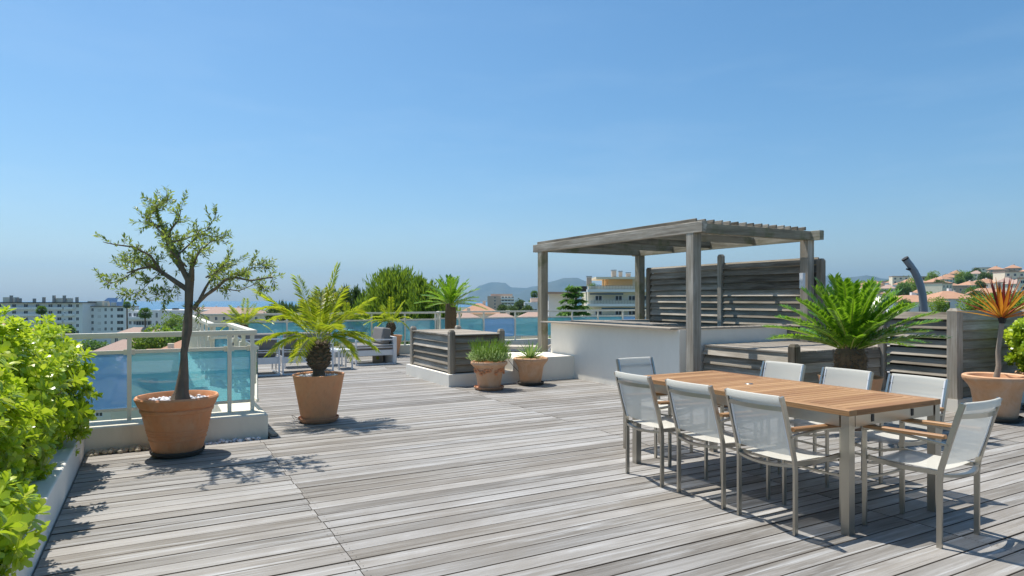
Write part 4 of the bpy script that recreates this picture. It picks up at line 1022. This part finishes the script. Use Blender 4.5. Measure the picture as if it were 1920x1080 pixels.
# ------------------------------------------------------------------ windows & buildings
def win_mesh(w_, h_, d=.06, mull=True):
    b = MB(); f = .09
    b.box(-w_/2, w_/2, -d*.4, 0, 0, f); b.box(-w_/2, w_/2, -d*.4, 0, h_-f, h_); b.box(-w_/2, -w_/2+f, -d*.4, 0, f, h_-f); b.box(w_/2-f, w_/2, -d*.4, 0, f, h_-f)
    if mull: b.box(-f/2, f/2, -d*.4, 0, f, h_-f)
    if mull: b.box(-w_/2+f, -f/2, -d*.1, 0, f, h_-f, 1); b.box(f/2, w_/2-f, -d*.1, 0, f, h_-f, 1)
    else: b.box(-w_/2+f, w_/2-f, -d*.1, 0, f, h_-f, 1)
    return b.mesh('window', ['white_metal', 'window_dark'])
WM = {}
def window(parent, x, z, w_=1.3, h_=1.4, y=-.001, rz=0, mull=True):
    k_ = (w_, h_, mull)
    if k_ not in WM: WM[k_] = win_mesh(w_, h_, mull=mull)
    return link(WM[k_], 'window', parent, (x, y, z), (0, 0, rz))
def balcony(parent, x0, x1, z, dp=1.3, mat='facade', dark=True):
    b = MB(); b.box(x0, x1, -dp, -.002, z-.15, z); b.box(x0, x1, -dp, -dp+.1, z+.0005, z+.95); b.box(x0, x0+.1, -dp+.1005, -.002, z+.0005, z+.95); b.box(x1-.1, x1, -dp+.1005, -.002, z+.0005, z+.95)
    b.build('balcony', mat, parent)
Y1 = 294; sp = 1/FPX*Y1
# first apartment block (px -120..155)
th = thing('apartment_building', 'long white apartment block with loggias and dark flat roof edge, far left', 'building', at(155, Y1, -25), YAW)
Wd = 66.0; top = zat(568, Y1)+25
MB().box(-Wd, 0, 0, 12, 0, top).build('wall', 'facade', th); MB().box(-Wd, .5, -1.6, 12.2, top+.002, top+.35).build('roof', 'dark', th)
for s in range(5):
    z = top-2.95*(s+1)
    for x in (-2.3,): window(th, x, z+.9, 1.3, 1.5)
    for x0, x1 in ((-7.6, -3.6), (-16.5, -8.5), (-33.5, -17.6), (-45, -35), (-60, -47)):
        balcony(th, x0, x1, z+.15)
        n_ = max(1, int((x1-x0)/4)); 
        for q in range(n_): window(th, x0+(x1-x0)*(q+.5)/n_, z+.3, 1.9, 2.1)
    for x in (-8.05, -17.05, -34.2): window(th, x, z+1.2, .7, .5, mull=False)
for x, w_, h_ in ((-12.2, 6.5, 2.2), (-36, 4.5, 2.6), (-54, 6, 2.6)):
    MB().box(x-w_/2, x+w_/2, 3, 7, top+.352, top+h_).build('roof_house', 'facade_cream', th)
for x, h_ in ((-4.2, 2.6), (-19.2, 2.6), (-23.5, 2.0), (-14.6, 3.4), (-9.9, 3.4), (-34, 3.4), (-31.5, 2.4), (-30, 2.1)):
    MB().box(x-.5, x+.5, 2, 2.9, top+.353, top+h_).build('chimney', 'chimney', th)
# second block (155..235)
th = thing('apartment_building', 'lower white apartment block with rows of small windows, right of the long block', 'building', at(156, Y1+6, -25), YAW)
Wd = 79/FPX*(Y1+6); top = zat(575, Y1+6)+25
MB().box(0, Wd, 0, 11, 0, top).build('wall', 'facade', th); MB().box(-.1, Wd+.1, -.7, 11.2, top+.002, top+.25).build('roof', 'dark', th)
for s in range(7):
    z = top-2.95*(s+1)
    window(th, 1.4, z+.8, 2.4, 1.6); window(th, 4.3, z+.8, 1.1, 1.5)
    window(th, 10.3, z+.8, 1.1, 1.5); window(th, 13.1, z+.8, 1.1, 1.5); window(th, 17.0, z+.8, 3.0, 1.6)
    for q in range(3):
        for e in range(3): MB().box(6.7+.55*q, 7.0+.55*q, -.02, -.001, z+.7+.45*e, z+.95+.45*e).build('vent_block', 'chimney', th)
MB().box(0, 7, 3, 8, top+.252, top+2.6).build('roof_house', 'facade_cream', th)
for x in (9.2, 12.2): MB().box(x-.7, x+.7, 2, 4, top+.253, top+1.9).build('chimney', 'facade_cream', th)
# white modern terraced building (238..370)
th = thing('modern_building', 'low white modern building with stepped terraces behind the fan palms', 'building', at(238, 262, -25), YAW)
Yb = 262; q_ = Yb/FPX; tz = zat(583, Yb)+25
MB().box(0, 56*q_, 0, 12, 0, tz).build('wall', 'facade', th); MB().box(56.2*q_, 135*q_, -4, 12, 0, tz+.4).build('wall', 'facade', th)
for s in range(3):
    z = tz-3.2*(s+1)
    for x in (6, 15): window(th, x*q_, z+.9, 1.2, 1.5)
    balcony(th, 4*q_, 54*q_, z-.1, 2.0)
    for x in (22, 32, 44): window(th, x*q_, z+.1, 2.4, 2.3)
    window(th, 66*q_, z+.6, .9, 2.0, -4.001); window(th, 96*q_, z+.9, 1.4, 1.4, -4.001); window(th, 118*q_, z+.9, 1.4, 1.4, -4.001)
for x in (60, 80, 84, 88): MB().box(x*q_, (x+2.6)*q_, 2, 3, tz+.402, tz+1.1).build('roof_vent', 'dark', th)
# villa roofs
def house(label, px, Y, zb, w_, d_, h_, rot=0, roof='roof_tile', wall='facade_cream', rise=.28, group=None, wins=True, name='house'):
    th = thing(name, label, 'house', at(px, Y, zb), YAW+R(rot), group)
    MB().box(-w_/2, w_/2, -d_/2, d_/2, -6, h_).build('wall', wall, th)
    o_ = .5; rz_ = d_*rise; e_ = d_/2
    b = MB(); x0, x1, y0, y1 = -w_/2-o_, w_/2+o_, -d_/2-o_, d_/2+o_; i_ = min(e_+o_, w_/2)
    b.add([(x0, y0, h_+.01), (x1, y0, h_+.01), (x1, y1, h_+.01), (x0, y1, h_+.01), (x0+i_, 0, h_+rz_), (x1-i_, 0, h_+rz_)],
          [(0, 1, 5, 4), (1, 2, 5), (2, 3, 4, 5), (3, 0, 4), (3, 2, 1, 0)]); r_ = b.build('roof', roof, th)
    MB().box(.8, 1.5, .5, 1.2, h_+rz_*.3, h_+rz_+.6).build('chimney', wall, r_)
    if wins:
        for q in range(max(2, int(w_/3.2))):
            x = -w_/2+w_*(q+.5)/max(2, int(w_/3.2)); window(th, x, h_-2.1, 1.1, 1.4, -d_/2-.001)
            if h_ > 5: window(th, x, h_-5.0, 1.1, 1.6, -d_/2-.001)
        window(th, -w_/2-.001, h_-2.1, 1.1, 1.4, 0, R(-90))
    return th
def ht(label, px, py, Y, w_, d_, h_, **k_): return house(label, px, Y, zat(py, Y)-h_, w_, d_, h_, **k_)
ht('house with pink tiled roof beyond the handrail, below the white blocks', 238, 655, 165, 11, 9, 6, roof='roof_pink', rot=12)
ht('pink roofed house right of the thin fan palm, below the modern building', 268, 628, 190, 14, 8, 5, roof='roof_pink', rot=-8)
ht('two storey cream villa seen through the blue glass by the olive', 300, 690, 85, 12, 9, 7, rot=20)
ht('cream villa with hipped roof seen through the left glass pane', 205, 735, 80, 10, 9, 6, rot=-15)
ht('villa seen through the glass just right of the olive trunk', 385, 655, 110, 12, 10, 7, rot=10)
ht('low tiled house far below, under the front glass', 190, 800, 92, 16, 10, 6, rot=5, roof='roof_pink')
ht('low tiled house far below, left of the terracotta pot', 262, 792, 88, 9, 9, 5, rot=-20)
ht('house with bright orange roof at the far left edge behind the shrub', 2, 624, 120, 8, 8, 6)
ht('long pink roofed house behind the leftmost palm', 440, 590, 260, 26, 10, 6, roof='roof_pink', rot=-5)
ht('pale roofed house behind the left side balustrade', 400, 588, 330, 30, 12, 6, roof='roof_pink', rot=4, wall='facade')
ht('villa with orange hipped roof left of the pinkish tower block', 898, 587, 150, 8.6, 8, 6, rot=0)
ht('cream house with low pink roof right of the tower block', 1003, 603, 150, 11, 8, 5, roof='roof_pink', rot=6)
ht('small roof by the far rail below the tower block', 940, 606, 130, 9, 7, 5, roof='roof_pink', rot=-10)
ht('pale low house beyond the far rail between cycad and tower', 868, 600, 140, 8, 7, 5, roof='roof_pink')
# pinkish tower block
Yb = 560; q_ = Yb/FPX
th = thing('tower_block', 'pinkish tower block with banded balconies against the blue mountains', 'building', at(914, Yb, -20), YAW)
tz = zat(555, Yb)+20
MB().box(0, 25*q_, 0, 14, 0, tz).build('wall', 'facade_pink', th); MB().box(25.1*q_, 50*q_, .6, 14, 0, tz).build('wall', 'facade_cream', th)
MB().box(6*q_, 47*q_, 2, 12, tz+.002, tz+1.8).build('roof_house', 'facade_pink', th)
for s in range(5):
    z = tz-2.75*(s+1)
    balcony(th, 25.3*q_, 50*q_, z+.2, 1.4)
    for x in (29, 35, 41, 47): window(th, x*q_, z+.3, 2.2, 2.0, .599)
    window(th, 14*q_, z+.7, 1.3, 1.4, -.001, mull=False)
# penthouse building behind the pergola
Yb = 118; q_ = Yb/FPX
th = thing('penthouse_building', 'cream apartment building with orange lit penthouse and long balconies', 'building', at(1103, Yb, -22), YAW)
def zz(py): return zat(py, Yb)+22
def xx(px): return (px-1103)*q_
MB().box(xx(1104), xx(1240), 1.2, 12, 0, zz(547)).build('wall', 'facade_cream', th)
MB().box(xx(1143), xx(1190), 2.0, 10, zz(547)+.002, zz(523)).build('penthouse', 'facade_orange', th)
MB().box(xx(1190.1), xx(1240), 2.0, 10, zz(547)+.002, zz(523)).build('penthouse', 'facade_cream', th)
MB().box(xx(1118), xx(1245), .2, 10.5, zz(523)+.002, zz(519)).build('roof', 'facade_cream', th)
for py in (547, 574, 601, 628): MB().box(xx(1101), xx(1250), -.4, 1.19, zz(py)-.05, zz(py-4.5)).build('balcony_slab', 'facade', th)
for py in (542.4, 569.4, 596.4):
    b = MB(); b.box(xx(1103), xx(1248), -.38, -.34, zz(py-7.3), zz(py-6.8))
    for q in range(26): b.box(xx(1103+q*5.6), xx(1103+q*5.6)+.04, -.38, -.34, zz(py), zz(py-6.8))
    b.build('railing', 'chimney', th); 
    MB().box(xx(1104), xx(1247), -.33, -.31, zz(py-.2), zz(py-6)).build('balustrade_glass', 'sling', th)
MB().box(xx(1106), xx(1168), -.42, .1, zz(552.4), zz(550)).build('awning', 'blue_cloth', th); MB().box(xx(1128), xx(1215), -.42, .1, zz(579.4), zz(577.3)).build('awning', 'blue_cloth', th)
for x in (1124, 1162, 1187, 1210, 1232):
    for py in (570, 597): window(th, xx(x), zz(py), 1.3, 1.55, 1.199); 
for x in (1133, 1139): MB().box(xx(x), xx(x+3), 2.2, 2.6, zz(543), zz(523.5)).build('column', 'facade_orange', th)
for x, w_, y0_, y1_ in ((1110, 9, 536, 518), (1158, 8.5, 519, 506), (1171, 6, 519, 508), (1186, 8, 519, 511)):
    MB().box(xx(x-w_/2), xx(x+w_/2), 4, 4.9, zz(y0_), zz(y1_)).build('chimney', 'chimney', th); MB().box(xx(x-w_/2-.8), xx(x+w_/2+.8), 3.9, 5.0, zz(y1_)+.1, zz(y1_-.8)+.1).build('chimney_cap', 'dark', th)
MB().box(xx(1091), xx(1104), 3, 5, zz(546), zz(536)).build('water_tank', 'dark', th)
MB().box(xx(1103), xx(1118), -.2, .6, zz(543), zz(537)).build('planter', 'facade_cream', th)
lf = MB()
for i in range(240): lf.leaf((xx(1111)+random.gauss(0, .35), .2+random.gauss(0, .3), zz(537)+abs(random.gauss(0, .25))), (random.gauss(0, 1), random.gauss(0, 1), 1), (0, 0, 1), .2, .1, 0, .1, 1)
lf.build('planter_leaves', 'tree_leaf', th, kind='stuff')
MB().box(xx(1040), xx(1103), 20, 30, 0, zz(549)).build('wall', 'facade', th); MB().box(xx(1035), xx(1103), 17, 31, zz(549)+.01, zz(545)).build('roof', 'roof_pink', th)
th2 = thing('white_house', 'white low house with terrace left of the cedar behind the pergola post', 'house', at(1020, 200, zat(600, 200)), YAW)
MB().box(-6, 7, 0, 8, -5, 5.4).build('wall', 'facade', th2); MB().box(-4, 4, 2, 7, 5.402, 6.8).build('upper_wall', 'facade_pink', th2)
for x in (-3, 1, 5): window(th2, x, 1.8, 1.8, 1.6)
# antenna
MB().tube([at(1234, 110, 2), at(1234, 110, 6.1)], .02, 4).build('antenna', 'dark', label='thin roof antenna above the louvred screen', category='antenna')
# fan palms
def fan_palm(label, px, py, Y, rcr, zb=-24, tr=.22):
    ztop = zat(py, Y); th = thing('fan_palm', label, 'palm', at(px, Y, zb), YAW); H = ztop-zb
    MB().tube([(.3, 0, 0), (.15, 0, H*.5), (0, 0, H)], [tr*1.2, tr, tr*.8], 8).build('trunk', 'palm_bark', th)
    b = MB()
    for i in range(46):
        az = i*2.4; el = -.9+2.3*i/46; d = dirv(az, el); c = Vector((0, 0, H))+d*rcr*.5; sd = d.cross(Vector((0, 0, 1))).normalized(); up = sd.cross(d)
        b.sweep([(0, 0, H), c], .04, .03)
        for q in range(11):
            a = (q-5)/5*1.15; dd = d*math.cos(a)+sd*math.sin(a)+up*random.uniform(-.15, .15); b.leaf(c, dd, up, rcr*.55*random.uniform(.8, 1.1), .16, 0, .25, 1)
    b.build('crown', 'tree_leaf', th)
fan_palm('tall thin fan palm at the corner of the white apartment block', 238, 572, 250, 1.6, tr=.3)
fan_palm('bushy fan palm in front of the white modern building', 272, 588, 190, 2.0, tr=.25)
fan_palm('fan palm rising behind the shrub before the long white block', 78, 582, 170, 1.4)
fan_palm('short fan palm above the shrub top, before the white block', 128, 622, 140, 1.6)
fan_palm('tiny distant palm on a roof left of the pergola post', 1002, 552, 300, 2.0, zb=-12)
# cruise ship out at sea
Yb = 2600; q_ = Yb/FPX
th = thing('ship', 'distant blue ship with raked funnel out at sea behind the apartment blocks', 'ship', at(215, Yb, -26.8), YAW)
def shipbox(x0, x1, z0, z1, sh0=0, sh1=0, dpt=26):
    X0, X1 = (x0-215)*q_, (x1-215)*q_; Z0, Z1 = zat(z0, Yb)+26.8, zat(z1, Yb)+26.8
    return MB().add([(X0, 0, Z0), (X1, 0, Z0), (X1, dpt, Z0), (X0, dpt, Z0), (X0+sh0*q_, 0, Z1), (X1+sh1*q_, 0, Z1), (X1+sh1*q_, dpt, Z1), (X0+sh0*q_, dpt, Z1)],
                    [(0, 3, 2, 1), (4, 5, 6, 7), (0, 1, 5, 4), (1, 2, 6, 5), (2, 3, 7, 6), (3, 0, 4, 7)])
shipbox(165, 245, 589, 576, -2, 12).build('hull', 'ship_blue', th); shipbox(172, 238, 575.9, 566, 2, -3).build('superstructure', 'ship_blue', th)
shipbox(192, 212, 565.8, 558.5, 10, 2).build('funnel', 'ship_blue', th); shipbox(228, 231, 565.8, 559.5, 0, -1, 4).build('mast', 'ship_blue', th)
# hillside town
random.seed(99)
HG = 'small houses on the far hillside'; TG = 'trees on the far hillside'
H0 = []
walls = ['facade', 'facade_cream', 'facade_pink', 'facade']
def proto(i):
    w_, d_, h_ = random.uniform(9, 15), random.uniform(8, 11), random.choice((5, 6.5, 8))
    if i in (2, 5):
        th = thing('house', 'small pale house with tiled or flat roof on the far hillside', 'house', (0, 0, 0), 0, HG); MB().box(-w_*.6, w_*.6, -5, 5, -6, h_*1.5).build('wall', walls[i % 4], th); MB().box(-w_*.62, w_*.62, -5.3, 5.3, h_*1.5+.01, h_*1.5+.4).build('roof', 'roof_pink', th)
        for q in range(3): window(th, -w_*.4+q*w_*.4, h_*1.5-2.4, 1.5, 1.5, -5.001); window(th, -w_*.4+q*w_*.4, h_*1.5-5.4, 1.5, 1.5, -5.001)
        return th
    return house('small pale house with tiled or flat roof on the far hillside', 1700, 500, -100, w_, d_, h_, roof=random.choice(('roof_tile', 'roof_pink')), wall=walls[i % 4], group=HG)
protos = [proto(i) for i in range(8)]
for p_ in protos: 
    for c in kids(p_): KID[c.name] = kids(c)
    KID[p_.name] = kids(p_)
first = [True]*8; cnt = 0
def put_house(px, Y):
    global cnt
    i = cnt % 8; cnt += 1
    loc = at(px, Y); loc.z = hgt(loc)-.3
    o = protos[i] if first[i] else copy_tree(protos[i], ch=KID[protos[i].name]); first[i] = False
    o.location = loc; o.rotation_euler = (0, 0, YAW+R(random.uniform(-40, 40))); return o
for px in range(1540, 2010, 17):
    for Y in (300, 380, 470, 560, 650, 740):
        if random.random() < .50: put_house(px+random.uniform(-8, 8), Y+random.uniform(-35, 35))
for px in range(1535, 2010, 13):
    for Y in (260, 340, 425, 515, 610, 700):
        if random.random() < .55:
            p_ = at(px+random.uniform(-7, 7), Y+random.uniform(-30, 30)); k_ = random.choice((0, 0, 1, 2)); s_ = random.uniform(.8, 1.9)
            o = copy_tree(RT[k_], label='dark green tree among the houses on the far hillside'); o['group'] = TG; p_.z = hgt(p_)-1; s_ *= 1.15; o.location = p_; o.scale = (s_, s_, s_*random.uniform(.7, 1.1)); o.rotation_euler = (0, 0, random.uniform(0, 6))
ht('villa with bright orange hipped roof just right of the shower column', 1775, 560, 150, 9.5, 8, 4.5, wall='facade', rise=.22)
ht('villa with long orange roof left of the shower column', 1705, 566, 140, 11, 8, 4, wall='facade', rise=.18)
for px, Y, s_, k_ in ((1828, 130, 1.0, 1), (1850, 140, 1.2, 0), (1800, 150, .7, 1), (1880, 120, 1.1, 1), (1760, 120, .6, 1), (1900, 150, 1.3, 0), (1690, 130, .6, 0), (1835, 230, 1.3, 2)):
    p_ = at(px, Y); zt_ = zat(566 if Y < 200 else 552, Y); put_tree(k_, px, Y, s_, 'leafy green tree just beyond the right slatted enclosure', zt_-5.2*s_, 'trees beyond the right enclosure')
for i, (px, py, w_, h_, lab) in enumerate(((1860, 530, 34, 12, 'long pinkish block on the hilltop skyline at right'), (1908, 527, 26, 9, 'white banded block on the hilltop at the right edge'), (1805, 540, 16, 13, 'white and ochre mid rise block half way up the hill'), (1765, 548, 9, 10, 'small grey block on the hill right of the shower'))):
    Yb = 640; th = thing('hill_block', lab, 'building', at(px, Yb, zat(py, Yb)-14), YAW)
    MB().box(-w_/2, w_/2, 0, 10, -8, 14).build('wall', ('facade_pink', 'facade', 'facade_cream', 'facade')[i], th)
    for s in range(3):
        for x in range(int(w_/4)): window(th, -w_/2+2+x*4, 14-2.9*(s+1)+.6, 1.5, 1.5)
# town fill along the left and middle distance
TGL = 'roofs of the low town towards the sea'
for px in range(330, 1010, 30):
    for Y in (230, 330, 450, 620, 850):
        if random.random() < .5:
            o = put_house(px+random.uniform(-12, 12), Y+random.uniform(-40, 40)); o['label'] = 'pale tiled house in the low town between terrace and sea'; o['group'] = TGL
for px in range(320, 1010, 22):
    for Y in (150, 210, 300, 420):
        if random.random() < .42:
            p_ = at(px, Y+random.uniform(-30, 30)); k_ = random.choice((0, 1, 2)); s_ = random.uniform(.8, 1.4)
            o = copy_tree(RT[k_], label='green tree among the low town roofs below the terrace'); o['group'] = 'trees in the low town'; p_.z = hgt(p_)-.5; o.location = p_; o.scale = (s_,)*3
for px in range(-160, 400, 24):
    for Y in (70, 95, 125, 160, 210):
        if random.random() < .42:
            p_ = at(px, Y+random.uniform(-9, 9)); k_ = random.choice((0, 1, 2)); s_ = random.uniform(.7, 1.25)
            o = copy_tree(RT[k_], label='green tree in the gardens far below the left balustrade'); o['group'] = 'garden trees below the left balustrade'; p_.z = hgt(p_)-.5; o.location = p_; o.scale = (s_,)*3
for px in range(-150, 330, 60):
    for Y in (115, 180):
        if random.random() < .5:
            o = put_house(px+random.uniform(-15, 15), Y+random.uniform(-12, 12)); o['label'] = 'pale tiled house among the gardens far below the left balustrade'; o['group'] = 'houses below the left balustrade'
# ------------------------------------------------------------------ haze
hz = MB().box(-14500, 14500, -14500, 14500, -40, 640)
m = bpy.data.materials.new('haze'); m.use_nodes = True; t = m.node_tree; t.nodes.clear()
o = t.nodes.new('ShaderNodeOutputMaterial'); pv = t.nodes.new('ShaderNodeVolumePrincipled'); pv.inputs['Color'].default_value = (.46, .75, 1.0, 1); pv.inputs['Density'].default_value = 8.5e-5
pv.inputs['Anisotropy'].default_value = .45
t.links.new(pv.outputs[0], o.inputs['Volume']); MATS['haze'] = m
hz.build('haze', 'haze', kind='stuff', label='pale blue summer haze over the bay', category='haze')
